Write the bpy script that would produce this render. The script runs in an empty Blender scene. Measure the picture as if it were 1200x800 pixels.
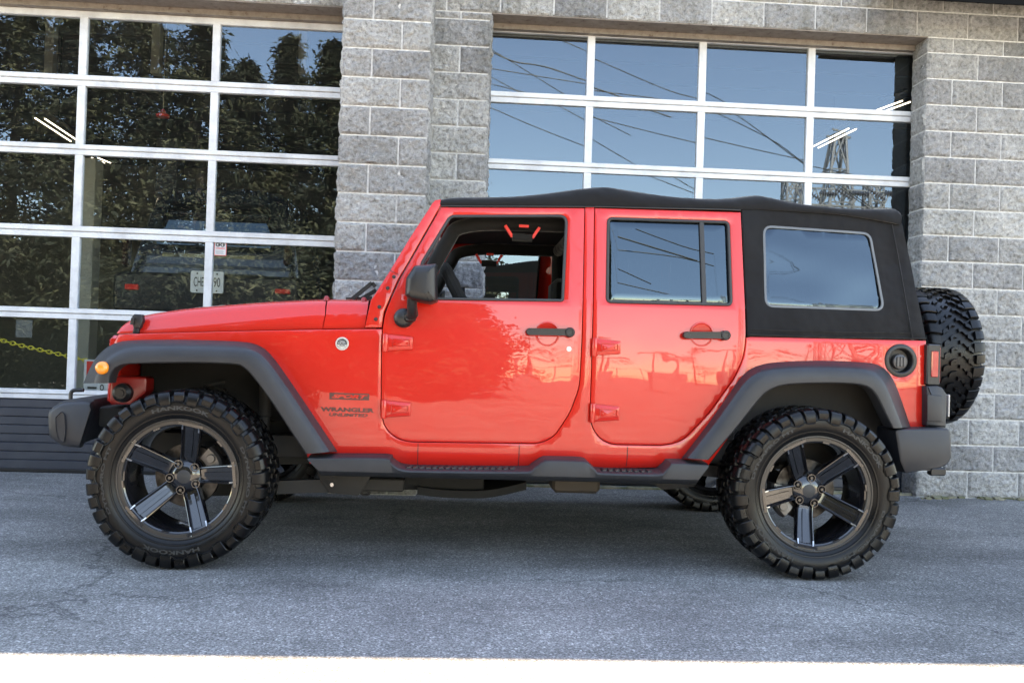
import bpy, bmesh, math, random
from math import sin, cos, pi, radians, sqrt, atan2, hypot
from mathutils import Vector, Matrix, noise
from mathutils.geometry import delaunay_2d_cdt

scene = bpy.context.scene
C = scene.collection
random.seed(7)

# ------------------------------------------------------------------ camera
CAM_H = 1.026
YAW, PITCH, ROLL, FPX = .0576, .0116, .0319, 1000.0      # FPX: focal length in pixels of a 1200 px wide picture
F_ = Vector((sin(YAW) * cos(PITCH), cos(YAW) * cos(PITCH), sin(PITCH)))
R0 = Vector((cos(YAW), -sin(YAW), 0)); U0 = R0.cross(F_)
R_ = R0 * cos(ROLL) + U0 * sin(ROLL); U_ = -R0 * sin(ROLL) + U0 * cos(ROLL)
cam_d = bpy.data.cameras.new('camera'); cam = bpy.data.objects.new('camera', cam_d); C.objects.link(cam)
M = Matrix((R_, U_, -F_)).transposed().to_4x4(); M.translation = Vector((0, 0, CAM_H))
cam.matrix_world = M
cam_d.sensor_width = 36; cam_d.lens = 36 * FPX / 1200; cam_d.clip_start = .05; cam_d.clip_end = 2000
scene.camera = cam

# ------------------------------------------------------------------ light
SUN_EL, SUN_AZ = 55.0, 8.0        # the sun stands behind the building: everything in front of it is open shade
world = bpy.data.worlds.new('World'); scene.world = world; world.use_nodes = True
nt = world.node_tree; nt.nodes.clear()
sky = nt.nodes.new('ShaderNodeTexSky'); sky.sky_type = 'NISHITA'; sky.sun_disc = False
sky.sun_elevation = radians(SUN_EL); sky.sun_rotation = radians(SUN_AZ)
sky.air_density = 1.0; sky.dust_density = .1; sky.ozone_density = 2.5
bg = nt.nodes.new('ShaderNodeBackground'); bg.inputs[1].default_value = .13
wo = nt.nodes.new('ShaderNodeOutputWorld')
nt.links.new(sky.outputs[0], bg.inputs[0]); nt.links.new(bg.outputs[0], wo.inputs[0])
sd = bpy.data.lights.new('sun', 'SUN'); sd.energy = 4.5; sd.angle = radians(.5); sd.color = (1, .95, .87)
so = bpy.data.objects.new('sun', sd); C.objects.link(so)
sdir = Vector((sin(radians(SUN_AZ)) * cos(radians(SUN_EL)), cos(radians(SUN_AZ)) * cos(radians(SUN_EL)), sin(radians(SUN_EL))))
so.rotation_euler = sdir.to_track_quat('Z', 'Y').to_euler(); so.location = (0, 20, 20)
vs = scene.view_settings; vs.view_transform = 'Standard'; vs.look = 'None'; vs.gamma = 1; vs.exposure = 3.2
vs.use_curve_mapping = False
vs.use_white_balance = True; vs.white_balance_temperature = 9300; vs.white_balance_tint = 14
scene.cycles.max_bounces = 8; scene.cycles.transparent_max_bounces = 16
scene.cycles.use_denoising = True

# ------------------------------------------------------------------ helpers
def ray(px, py): return F_ + R_ * ((px - 600) / FPX) - U_ * ((py - 400) / FPX)
def at(px, py, Y):
    d = ray(px, py); t = Y / d.y
    return Vector((d.x * t, Y, CAM_H + d.z * t))
def tag(o, label=None, cat=None, group=None, kind=None):
    if label: o['label'] = label
    if cat: o['category'] = cat
    if group: o['group'] = group
    if kind: o['kind'] = kind
    return o
def empty(name, loc=(0, 0, 0), parent=None):
    o = bpy.data.objects.new(name, None); C.objects.link(o); o.empty_display_size = .1
    if parent: o.parent = parent; o.location = Vector(loc) - org(parent)
    else: o.location = loc
    o['_o'] = list(loc)
    return o
def org(o): return Vector(o['_o'])

class MB:
    def __init__(s): s.v = []; s.f = []; s.m = []; s.mi = 0; s.attr = None; s.fa = []; s.a = 0.
    def add(s, vs_, fs):
        n = len(s.v); s.v += [Vector(p) for p in vs_]
        for f in fs: s.f.append([i + n for i in f]); s.m.append(s.mi); s.fa.append(s.a)
    def box(s, x0, x1, y0, y1, z0, z1, b=0):
        if b:
            s.rbox(x0, x1, y0, y1, z0, z1, b); return
        s.add([(x0, y0, z0), (x1, y0, z0), (x1, y1, z0), (x0, y1, z0), (x0, y0, z1), (x1, y0, z1), (x1, y1, z1), (x0, y1, z1)],
              [(0, 3, 2, 1), (4, 5, 6, 7), (0, 1, 5, 4), (1, 2, 6, 5), (2, 3, 7, 6), (3, 0, 4, 7)])
    def rbox(s, x0, x1, y0, y1, z0, z1, b):
        b = min(b, abs(x1 - x0) * .45, abs(y1 - y0) * .45, abs(z1 - z0) * .45)
        o = [(x0 + b, z0), (x1 - b, z0), (x1, z0 + b), (x1, z1 - b), (x1 - b, z1), (x0 + b, z1), (x0, z1 - b), (x0, z0 + b)]
        i = [(min(max(x, x0 + b), x1 - b), min(max(z, z0 + b), z1 - b)) for x, z in o]
        def k(q, t): return [(x * (1 - t) + u * t, z * (1 - t) + w * t) for (x, z), (u, w) in zip(o, i)]
        rings = [[(x, y0, z) for x, z in k(o, .75)], [(x, y0 + b, z) for x, z in o], [(x, y1 - b, z) for x, z in o], [(x, y1, z) for x, z in k(o, .75)]]
        s.loft(rings, cap=True)
    def obox(s, c, ax, ay, az):
        c, ax, ay, az = map(Vector, (c, ax, ay, az))
        P = [c + ax * i + ay * j + az * k for k in (-1, 1) for i, j in ((-1, -1), (1, -1), (1, 1), (-1, 1))]
        s.add(P, [(0, 3, 2, 1), (4, 5, 6, 7), (0, 1, 5, 4), (1, 2, 6, 5), (2, 3, 7, 6), (3, 0, 4, 7)])
    def bar(s, p, q, w, h=None, up=(0, 0, 1)):
        p, q = Vector(p), Vector(q); h = h or w; d = q - p; L = d.length; d.normalize()
        up = Vector(up)
        if abs(d.dot(up)) > .95: up = Vector((0, 1, 0))
        a = d.cross(up).normalized(); b = a.cross(d)
        s.obox((p + q) / 2, d * L / 2, a * w / 2, b * h / 2)
    def loft(s, rings, closed=True, cap=False):
        n = len(rings[0]); vs_ = [p for r in rings for p in r]; fs = []
        for i in range(len(rings) - 1):
            for j in range(n if closed else n - 1):
                k = (j + 1) % n; fs.append((i * n + j, i * n + k, (i + 1) * n + k, (i + 1) * n + j))
        if cap: fs.append(tuple(range(n))[::-1]); fs.append(tuple(range((len(rings) - 1) * n, len(rings) * n)))
        s.add(vs_, fs)
    def tube(s, pts, r, n=8, cap=True, closed=False):
        pts = [Vector(p) for p in pts]; N = len(pts); rings = []; a = None
        for i, p in enumerate(pts):
            d = (pts[(i + 1) % N] - pts[i - 1]) if closed else (pts[min(i + 1, N - 1)] - pts[max(i - 1, 0)])
            d.normalize()
            if a is None:
                a = d.orthogonal().normalized()
            a = (a - d * a.dot(d)).normalized(); b = d.cross(a)
            rr = r[i] if isinstance(r, (list, tuple)) else r
            rings.append([p + (a * cos(2 * pi * j / n) + b * sin(2 * pi * j / n)) * rr for j in range(n)])
        if closed: rings.append(rings[0])
        s.loft(rings, cap=cap and not closed)
    def lathe(s, prof, c=(0, 0, 0), axis='Y', n=48, closed=False, a0=0, a1=2 * pi):
        c = Vector(c); rings = []
        for k in range(n + 1):
            t = a0 + (a1 - a0) * k / n
            r_ = []
            for y, r in prof:
                if axis == 'Y': r_.append(c + Vector((r * cos(t), y, r * sin(t))))
                elif axis == 'X': r_.append(c + Vector((y, r * cos(t), r * sin(t))))
                else: r_.append(c + Vector((r * cos(t), r * sin(t), y)))
            rings.append(r_)
        s.loft(rings, closed=closed)
    def prism(s, poly, y0, y1, b=0.):
        """outline in XZ extruded along Y, optional small bevel on the y0 side"""
        n = len(poly); poly = ccw(poly)
        if b:
            ins = inset(poly, b)
            rings = [[(x, y0, z) for x, z in ins], [(x, y0 + b * .35, z) for x, z in inset(poly, b * .3)], [(x, y0 + b, z) for x, z in poly], [(x, y1, z) for x, z in poly]]
        else: rings = [[(x, y0, z) for x, z in poly], [(x, y1, z) for x, z in poly]]
        s.loft(rings, cap=True)
    def build(s, name, mat, parent=None, mirror=None, angle=35, loc=None, attr=None):
        me = bpy.data.meshes.new(name)
        o3 = org(parent) if parent is not None else (Vector(loc) if loc is not None else Vector((0, 0, 0)))
        vs_ = [Vector(p) for p in s.v]; fs = s.f
        if mirror is not None:
            vs_ = [Vector((p.x, 2 * mirror - p.y, p.z)) for p in vs_]; fs = [f[::-1] for f in fs]
        me.from_pydata([p - o3 for p in vs_], [], fs)
        mats = mat if isinstance(mat, (list, tuple)) else [mat]
        for m_ in mats: me.materials.append(m_)
        me.polygons.foreach_set('material_index', s.m)
        if attr:
            at_ = me.attributes.new(attr, 'FLOAT', 'FACE'); at_.data.foreach_set('value', s.fa)
        bm = bmesh.new(); bm.from_mesh(me); bmesh.ops.remove_doubles(bm, verts=bm.verts, dist=1e-5)
        bmesh.ops.recalc_face_normals(bm, faces=bm.faces); bm.to_mesh(me); bm.free()
        me.polygons.foreach_set('use_smooth', [True] * len(me.polygons))
        me.set_sharp_from_angle(angle=radians(angle))
        o = bpy.data.objects.new(name, me); C.objects.link(o)
        if parent is not None: o.parent = parent
        elif loc is not None: o.location = loc
        o['_o'] = list(o3)
        return o

def area(p): return sum(p[i - 1][0] * p[i][1] - p[i][0] * p[i - 1][1] for i in range(len(p))) / 2
def ccw(p): return list(p) if area(p) > 0 else list(p)[::-1]
def inset(p, d):
    """inset of a ccw polygon"""
    n = len(p); out = []
    for i in range(n):
        a, b, c = Vector(p[i - 1][:2]), Vector(p[i][:2]), Vector(p[(i + 1) % n][:2])
        e1 = (b - a); e2 = (c - b)
        if e1.length < 1e-9: e1 = e2
        if e2.length < 1e-9: e2 = e1
        e1 = e1.normalized(); e2 = e2.normalized()
        n1 = Vector((-e1.y, e1.x)); n2 = Vector((-e2.y, e2.x)); m = n1 + n2
        if m.length < .3: m = n1
        m.normalize(); k = d / max(.5, m.dot(n1)); q = b + m * k
        out.append((q.x, q.y))
    return out
def rnd(pts, rad, n=6):
    """round the corners; rad a number or a list"""
    out = []; N = len(pts)
    for i in range(N):
        r = rad[i] if isinstance(rad, (list, tuple)) else rad
        a, b, c = Vector(pts[i - 1][:2]), Vector(pts[i][:2]), Vector(pts[(i + 1) % N][:2])
        if r <= 0: out.append(tuple(b)); continue
        u = (a - b); w = (c - b); lu, lw = u.length, w.length; u.normalize(); w.normalize()
        ang = u.angle(w)
        if ang > 3.05: out.append(tuple(b)); continue
        d = min(r / math.tan(ang / 2), lu * .48, lw * .48)
        p, q = b + u * d, b + w * d
        for k in range(n + 1):
            t = k / n; out.append(tuple(p * (1 - t) ** 2 + b * 2 * t * (1 - t) + q * t * t))
    return out
def dens(pts, step=.03, closed=True):
    out = []; N = len(pts)
    for i in range(N if closed else N - 1):
        a, b = Vector(pts[i]), Vector(pts[(i + 1) % N]); L = (b - a).length; k = max(1, int(L / step + .5))
        for j in range(k): out.append(tuple(a.lerp(b, j / k)))
    if not closed: out.append(tuple(pts[-1]))
    return out
def resample(pts, n):
    pts = [Vector(p) for p in pts]; L = [0]
    for a, b in zip(pts, pts[1:]): L.append(L[-1] + (b - a).length)
    out = []; j = 0
    for i in range(n):
        t = L[-1] * i / (n - 1)
        while j < len(L) - 2 and L[j + 1] < t: j += 1
        out.append(pts[j].lerp(pts[j + 1], (t - L[j]) / max(1e-9, L[j + 1] - L[j])))
    return out
def smoothline(pts, n=8):
    """Catmull-Rom through the points"""
    P = [Vector(p) for p in pts]; P = [P[0] * 2 - P[1]] + P + [P[-1] * 2 - P[-2]]; out = []
    for i in range(1, len(P) - 2):
        a, b, c, d = P[i - 1:i + 3]
        for k in range(n):
            t = k / n
            out.append(.5 * ((2 * b) + (c - a) * t + (2 * a - 5 * b + 4 * c - d) * t * t + (3 * b - a - 3 * c + d) * t ** 3))
    out.append(P[-2]); return [tuple(p) for p in out]
def inside(p, poly):
    x, y = p; c = False; j = len(poly) - 1
    for i in range(len(poly)):
        a, b = poly[i], poly[j]
        if (a[1] > y) != (b[1] > y) and x < (b[0] - a[0]) * (y - a[1]) / (b[1] - a[1]) + a[0]: c = not c
        j = i
    return c
def sheet(mb, outline, holes, yf, thick=.012, bev=.003, step=.05, back=True):
    """curved panel: outline and holes in XZ, yf(x,z) gives the depth of the outer face (towards -Y is outside)"""
    outline = ccw(dens(outline, .03)); holes = [ccw(dens(h, .03)) for h in holes]
    oi = inset(outline, bev); hi = [inset(h, -bev) for h in holes]
    pts = []; edges = []
    for lp in [oi] + hi:
        n0 = len(pts); pts += lp; edges += [(n0 + i, n0 + (i + 1) % len(lp)) for i in range(len(lp))]
    xs = [p[0] for p in oi]; zs = [p[1] for p in oi]; x = min(xs) + step * .6
    nb = len(pts)
    while x < max(xs):
        z = min(zs) + step * .55
        while z < max(zs):
            if inside((x, z), oi) and not any(inside((x, z), h) for h in hi):
                if all((p[0] - x) ** 2 + (p[1] - z) ** 2 > (step * .3) ** 2 for p in pts[:nb]): pts.append((x, z))
            z += step
        x += step
    V2, E2, T, _, _, _ = delaunay_2d_cdt([Vector(p[:2]) for p in pts], edges, [], 0, 1e-6)
    vv = [(p.x, yf(p.x, p.y), p.y) for p in V2]; ff = []
    for t in T:
        cx = sum(V2[i].x for i in t) / len(t); cz = sum(V2[i].y for i in t) / len(t)
        if inside((cx, cz), oi) and not any(inside((cx, cz), h) for h in hi): ff.append(tuple(t))
    mb.add(vv, ff)
    for base, sgn in [(outline, 1)] + [(h, -1) for h in holes]:
        rings = []
        for d, dy in ((bev, 0), (bev * .3, bev * .3), (0, bev), (0, bev + thick)):
            q = inset(base, d * sgn); rings.append([(x, yf(x, z) + dy, z) for x, z in q])
        mb.loft(rings)

# ------------------------------------------------------------------ materials
def mat(name, base=(.5, .5, .5), rough=.5, metal=0, coat=0, spec=.5, **k):
    m = bpy.data.materials.new(name); m.use_nodes = True; t = m.node_tree; b = t.nodes['Principled BSDF']
    b.inputs['Base Color'].default_value = (*base, 1); b.inputs['Roughness'].default_value = rough
    b.inputs['Metallic'].default_value = metal; b.inputs['Coat Weight'].default_value = coat
    b.inputs['Specular IOR Level'].default_value = spec
    for a, v in k.items():
        if a == 'emit': b.inputs['Emission Color'].default_value = (*v[0], 1); b.inputs['Emission Strength'].default_value = v[1]
        if a == 'coat_rough': b.inputs['Coat Roughness'].default_value = v
    return m
def N(m, typ, **k):
    n = m.node_tree.nodes.new(typ)
    for a, v in k.items():
        if a in n.inputs.keys(): n.inputs[a].default_value = v
        else: setattr(n, a, v)
    return n
def L(m, a, b): m.node_tree.links.new(a, b)
def coords(m, kind='Object'): return N(m, 'ShaderNodeTexCoord').outputs[kind]
def noisetex(m, scale, detail=4, rough=.5, vec=None):
    n = N(m, 'ShaderNodeTexNoise'); n.inputs['Scale'].default_value = scale; n.inputs['Detail'].default_value = detail
    n.inputs['Roughness'].default_value = rough; L(m, vec if vec is not None else coords(m), n.inputs['Vector']); return n
def ramp(m, inp, stops):
    r = N(m, 'ShaderNodeValToRGB'); L(m, inp, r.inputs[0]); e = r.color_ramp.elements
    while len(e) < len(stops): e.new(.5)
    for el, (p, c) in zip(e, stops): el.position = p; el.color = (*c, 1) if len(c) == 3 else c
    return r
def mixc(m, fac, a, b, mode='MIX'):
    n = N(m, 'ShaderNodeMix', data_type='RGBA', blend_type=mode)
    for i, v in ((0, fac), (6, a), (7, b)):
        if isinstance(v, (int, float)): n.inputs[i].default_value = v
        elif isinstance(v, tuple): n.inputs[i].default_value = (*v, 1)
        else: L(m, v, n.inputs[i])
    return n.outputs[2]
def bump(m, h, strength=.3, dist=.01, nrm=None, inp='Normal'):
    b = N(m, 'ShaderNodeBump'); b.inputs['Strength'].default_value = strength; b.inputs['Distance'].default_value = dist
    L(m, h, b.inputs['Height'])
    if nrm is not None: L(m, nrm, b.inputs['Normal'])
    L(m, b.outputs[0], m.node_tree.nodes['Principled BSDF'].inputs[inp]); return b.outputs[0]
def P(m): return m.node_tree.nodes['Principled BSDF'].inputs

# paint
RED = mat('red_paint', (.575, .015, .0085), .36, 0, .95, .22, coat_rough=.012)
w = noisetex(RED, 3.2, 2, .45); fl = noisetex(RED, 900, 1)
bump(RED, w.outputs[0], .20, .012, inp='Coat Normal')
dust = noisetex(RED, 6, 6, .6); rr_ = ramp(RED, dust.outputs[0], [(.3, (.30,) * 3), (.8, (.42,) * 3)]); L(RED, rr_.outputs[0], P(RED)['Roughness'])
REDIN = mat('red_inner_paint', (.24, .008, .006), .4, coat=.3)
# moulded plastic
def plastic(name, base, rough=.55, fine=1400, st=.25):
    m = mat(name, base, rough); n = noisetex(m, fine, 2); bump(m, n.outputs[0], st, .0006)
    n2 = noisetex(m, 9, 5, .6); r = ramp(m, n2.outputs[0], [(.35, tuple(c * .85 for c in base)), (.75, tuple(c * 1.25 for c in base))])
    L(m, r.outputs[0], P(m)['Base Color']); return m
FLARE = plastic('grey_plastic', (.017, .0185, .0225), .5, 700, .4)
BLACKP = plastic('black_plastic', (.010, .010, .011), .42)
UNDER = plastic('dusty_underbody', (.014, .0135, .013), .8)
FRAME = plastic('frame_steel', (.030, .028, .026), .65)
def fabric(name, base, scale=500, st=.5):
    m = mat(name, base, .85, spec=.35); n = noisetex(m, scale, 3); n2 = noisetex(m, 3.5, 3, .5)
    b = bump(m, n.outputs[0], st, .0008); b2 = bump(m, n2.outputs[0], .7, .07, b)
    P(m)['Sheen Weight'].default_value = .22; P(m)['Sheen Roughness'].default_value = .4; return m
TOP = fabric('soft_top_fabric', (.0028, .0032, .0045))
TRIM = fabric('seat_fabric', (.005, .005, .005), 300)
LINER = mat('headliner', (.008, .007, .006), .9)
RUBBER = mat('window_rubber', (.022, .023, .025), .55)
# tyre rubber
TLET = mat('tyre_lettering', (.030, .030, .029), .6)
TYRE = mat('tyre_rubber', (.020, .020, .021), .52, spec=.3)
a = noisetex(TYRE, 14, 6, .65); r = ramp(TYRE, a.outputs[0], [(.35, (.002, .002, .0023)), (.62, (.004, .004, .0043)), (.82, (.0125, .012, .0118))])
L(TYRE, r.outputs[0], P(TYRE)['Base Color']); rr_ = ramp(TYRE, a.outputs[0], [(.3, (.24,) * 3), (.75, (.50,) * 3)]); L(TYRE, rr_.outputs[0], P(TYRE)['Roughness'])
b_ = noisetex(TYRE, 160, 3); bump(TYRE, b_.outputs[0], .3, .0015)
RIM = mat('gloss_black_alloy', (.008, .008, .010), .16, 0, 1, .5, coat_rough=.04)
LIP = mat('satin_rim_lip', (.055, .050, .046), .40, .5)
SILV = mat('machined_metal', (.55, .55, .56), .3, 1)
STEEL = mat('brake_steel', (.50, .48, .45), .38, 1)
n = noisetex(STEEL, 30, 4); r = ramp(STEEL, n.outputs[0], [(.3, (.015, .014, .013)), (.7, (.075, .072, .07))]); L(STEEL, r.outputs[0], P(STEEL)['Base Color'])
CHROME = mat('chrome', (.8, .8, .8), .08, 1)
def glass(name, tint, ior=1.5, rough=.0, gl=(1, 1, 1), wav=None, dirt=0):
    m = bpy.data.materials.new(name); m.use_nodes = True; t = m.node_tree; t.nodes.clear()
    o = N(m, 'ShaderNodeOutputMaterial'); tr = N(m, 'ShaderNodeBsdfTransparent'); g = N(m, 'ShaderNodeBsdfGlossy')
    tr.inputs[0].default_value = (*tint, 1); g.inputs['Roughness'].default_value = rough; g.inputs['Color'].default_value = (*gl, 1)
    fr = N(m, 'ShaderNodeFresnel'); gb = N(m, 'ShaderNodeNewGeometry'); ma = N(m, 'ShaderNodeMath', operation='MULTIPLY_ADD'); L(m, gb.outputs['Backfacing'], ma.inputs[0]); ma.inputs[1].default_value = -2; ma.inputs[2].default_value = 1
    pw = N(m, 'ShaderNodeMath', operation='POWER'); pw.inputs[0].default_value = ior; L(m, ma.outputs[0], pw.inputs[1]); L(m, pw.outputs[0], fr.inputs[0]); mx = N(m, 'ShaderNodeMixShader')
    L(m, fr.outputs[0], mx.inputs[0]); L(m, tr.outputs[0], mx.inputs[1]); L(m, g.outputs[0], mx.inputs[2]); L(m, mx.outputs[0], o.inputs[0])
    if dirt:
        df = N(m, 'ShaderNodeBsdfDiffuse'); df.inputs[0].default_value = (.45, .43, .40, 1); m2 = N(m, 'ShaderNodeMixShader'); nd = noisetex(m, 2.5, 5, .6); rd = ramp(m, nd.outputs[0], [(.3, (dirt * .6,) * 3), (.75, (dirt * 1.5,) * 3)])
        L(m, rd.outputs[0], m2.inputs[0]); L(m, mx.outputs[0], m2.inputs[1]); L(m, df.outputs[0], m2.inputs[2]); L(m, m2.outputs[0], o.inputs[0])
    if wav:
        n = noisetex(m, wav[0], 2, .5, coords(m)); b = N(m, 'ShaderNodeBump'); b.inputs['Strength'].default_value = wav[1]; b.inputs['Distance'].default_value = .01
        L(m, n.outputs[0], b.inputs['Height']); L(m, b.outputs[0], g.inputs['Normal']); L(m, b.outputs[0], fr.inputs['Normal'])
    return m
PANE = glass('door_pane_glass', (.80, .84, .82), 2.0, .0, gl=(.66, .84, 1.0), dirt=.012)
TINT = glass('privacy_glass', (.05, .055, .06), 1.85, .0, gl=(.62, .84, 1.0), wav=(1.6, .012))
CLEAR = glass('clear_glass', (.86, .9, .88), 1.45)
VINYL = glass('clear_vinyl', (.05, .06, .07), 1.85, .02, gl=(.64, .84, 1.0), wav=(3.0, .22))
ORANGE = mat('amber_lens', (.9, .26, .02), .25, coat=1)
REDLENS = mat('red_lens', (.42, .02, .02), .22, coat=1)
WHITE = mat('white_print', (.62, .62, .62), .5)
REDG = mat('red_webbing', (.75, .03, .02), .5)
DECAL = mat('dark_decal', (.09, .03, .022), .5)
# building
def blocks_mat():
    m = mat('split_face_block', (.3, .3, .3), .92, spec=.2)
    A = N(m, 'ShaderNodeAttribute', attribute_name='tone')
    v = coords(m)
    n1 = noisetex(m, 38, 8, .68, v); n2 = noisetex(m, 2.0, 5, .6, v); n3 = noisetex(m, 260, 3, .6, v)
    r1 = ramp(m, n1.outputs[0], [(.30, (.16, .158, .154)), (.44, (.38, .376, .367)), (.58, (.49, .485, .472)), (.70, (.66, .65, .63))])
    r0 = ramp(m, A.outputs['Fac'], [(0, (.74, .74, .76)), (1, (1.18, 1.17, 1.15))])
    c = mixc(m, 1, r1.outputs[0], r0.outputs[0], 'MULTIPLY')
    r3 = ramp(m, n3.outputs[0], [(.36, (.84,) * 3), (.62, (1.10,) * 3)])
    c = mixc(m, 1, c, r3.outputs[0], 'MULTIPLY')
    r2 = ramp(m, n2.outputs[0], [(.35, (.74, .74, .73)), (.65, (1.06, 1.05, 1.04))]); c = mixc(m, 1, c, r2.outputs[0], 'MULTIPLY')
    # rain streaks and a little green growth high up (stay put whatever the sun does)
    sep = N(m, 'ShaderNodeSeparateXYZ'); L(m, v, sep.inputs[0])
    mp = N(m, 'ShaderNodeMapping'); mp.inputs['Scale'].default_value = (5, 5, .5); L(m, v, mp.inputs[0])
    ns = noisetex(m, 1.6, 5, .6, mp.outputs[0])
    hi = N(m, 'ShaderNodeMapRange'); hi.inputs[1].default_value = 2.9; hi.inputs[2].default_value = 3.9; L(m, sep.outputs[2], hi.inputs[0])
    mu = N(m, 'ShaderNodeMath', operation='MULTIPLY'); L(m, hi.outputs[0], mu.inputs[0])
    rs = ramp(m, ns.outputs[0], [(.50, (0, 0, 0)), (.66, (.7, .7, .7))]); L(m, rs.outputs[0], mu.inputs[1])
    c = mixc(m, mu.outputs[0], c, (.16, .16, .13)); 
    L(m, c, P(m)['Base Color']); bump(m, n1.outputs[0], 1.0, .028, bump(m, n3.outputs[0], .8, .004)); return m
BLOCK = blocks_mat()
MORTAR = mat('mortar', (.52, .51, .49), .95, spec=.1)
n = noisetex(MORTAR, 40, 5); r = ramp(MORTAR, n.outputs[0], [(.3, (.48, .47, .45)), (.7, (.72, .71, .69))]); L(MORTAR, r.outputs[0], P(MORTAR)['Base Color']); bump(MORTAR, n.outputs[0], .5, .004)
ALU = mat('white_door_frame', (.66, .67, .69), .38)
n = noisetex(ALU, 5, 6, .65); r = ramp(ALU, n.outputs[0], [(.3, (.50, .50, .51)), (.6, (.70, .71, .72))]); L(ALU, r.outputs[0], P(ALU)['Base Color'])
SLATE = mat('dark_blue_door_panel', (.045, .052, .070), .5)
n = noisetex(SLATE, 7, 6, .6); r = ramp(SLATE, n.outputs[0], [(.3, (.022, .027, .040)), (.75, (.042, .047, .058))]); L(SLATE, r.outputs[0], P(SLATE)['Base Color'])
BEIGE = mat('beige_steel', (.36, .32, .28), .6)
n = noisetex(BEIGE, 18, 7, .7); r = ramp(BEIGE, n.outputs[0], [(.30, (.08, .04, .025)), (.40, (.20, .165, .14)), (.7, (.28, .245, .215))]); L(BEIGE, r.outputs[0], P(BEIGE)['Base Color'])
INWALL = mat('shop_wall_paint', (.36, .33, .27), .8); DARKIN = mat('shop_dark', (.05, .048, .045), .8)
CEIL = mat('shop_ceiling', (.10, .095, .085), .85)
CORR = mat('black_corrugated', (.004, .004, .004), .8, spec=.1)
TUBE = mat('fluorescent_tube', (1, 1, 1), .5, emit=((1, .98, .94), .8))
# asphalt
def asphalt():
    m = mat('asphalt', (.12, .12, .125), .9, spec=.3); v = coords(m)
    n1 = noisetex(m, 120, 3, .7, v); n2 = noisetex(m, .9, 6, .6, v); n4 = noisetex(m, 14, 5, .7, v)
    vo = N(m, 'ShaderNodeTexVoronoi', feature='F1'); vo.inputs['Scale'].default_value = 95; L(m, v, vo.inputs['Vector'])
    r1 = ramp(m, n1.outputs[0], [(.32, (.066, .065, .063)), (.46, (.195, .192, .186)), (.56, (.275, .271, .262)), (.68, (.52, .51, .495))])
    rv = ramp(m, vo.outputs['Color'], [(.2, (.72,) * 3), (.7, (1.05,) * 3), (.95, (1.7,) * 3)]); c = mixc(m, 1, r1.outputs[0], rv.outputs[0], 'MULTIPLY')
    r2 = ramp(m, n2.outputs[0], [(.30, (.74, .74, .75)), (.7, (1.15, 1.14, 1.12))]); c = mixc(m, 1, c, r2.outputs[0], 'MULTIPLY')
    r4 = ramp(m, n4.outputs[0], [(.3, (.86,) * 3), (.7, (1.08,) * 3)]); c = mixc(m, 1, c, r4.outputs[0], 'MULTIPLY')
    vc = N(m, 'ShaderNodeTexVoronoi', feature='DISTANCE_TO_EDGE'); vc.inputs['Scale'].default_value = .42
    nd = noisetex(m, 3.2, 6, .7, v); md = N(m, 'ShaderNodeVectorMath', operation='MULTIPLY_ADD')
    L(m, nd.outputs['Color'], md.inputs[0]); md.inputs[1].default_value = (.55, .55, .1); L(m, v, md.inputs[2]); L(m, md.outputs[0], vc.inputs['Vector'])
    rc = ramp(m, vc.outputs['Distance'], [(.0, (1, 1, 1)), (.005, (0, 0, 0))])
    nm = noisetex(m, .7, 2, .5, v); rm = ramp(m, nm.outputs[0], [(.46, (0, 0, 0)), (.54, (.75, .75, .75))])
    mm = N(m, 'ShaderNodeMath', operation='MULTIPLY'); L(m, rc.outputs[0], mm.inputs[0]); L(m, rm.outputs[0], mm.inputs[1])
    c = mixc(m, mm.outputs[0], c, (.04, .04, .042))
    mp = N(m, 'ShaderNodeMapping'); mp.inputs['Scale'].default_value = (.5, 1.4, 1); L(m, v, mp.inputs[0])
    n5 = noisetex(m, 1.5, 5, .6, mp.outputs[0]); r5 = ramp(m, n5.outputs[0], [(.36, (.68, .68, .68)), (.56, (1, 1, 1))]); c = mixc(m, 1, c, r5.outputs[0], 'MULTIPLY')
    n6 = noisetex(m, 4.5, 3, .5, v); r6 = ramp(m, n6.outputs[0], [(.71, (0, 0, 0)), (.76, (.8, .8, .8))]); c = mixc(m, r6.outputs[0], c, (.05, .05, .053))
    L(m, c, P(m)['Base Color']); bump(m, n1.outputs[0], .8, .005, bump(m, vo.outputs['Distance'], .5, .004)); return m
ASPH = asphalt()
CONC = mat('shop_floor', (.045, .045, .045), .5)

# ------------------------------------------------------------------ ground
g = MB(); g.add([(-400, -400, 0), (400, -400, 0), (400, 6.66, 0), (-400, 6.66, 0)], [(0, 1, 2, 3)])
tag(g.build('ground', ASPH), kind='structure')
g = MB(); g.add([(-26, 6.66, .012), (26, 6.66, .012), (26, 17, .012), (-26, 17, .012), (26, 6.66, -.05), (-26, 6.66, -.05)], [(0, 1, 2, 3), (0, 1, 4, 5)])
tag(g.build('floor', CONC), kind='structure')
g = MB(); g.add([(-400, 17.3, -.02), (400, 17.3, -.02), (400, 400, -.02), (-400, 400, -.02)], [(0, 1, 2, 3)])
tag(g.build('terrain', ASPH), kind='structure')

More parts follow.
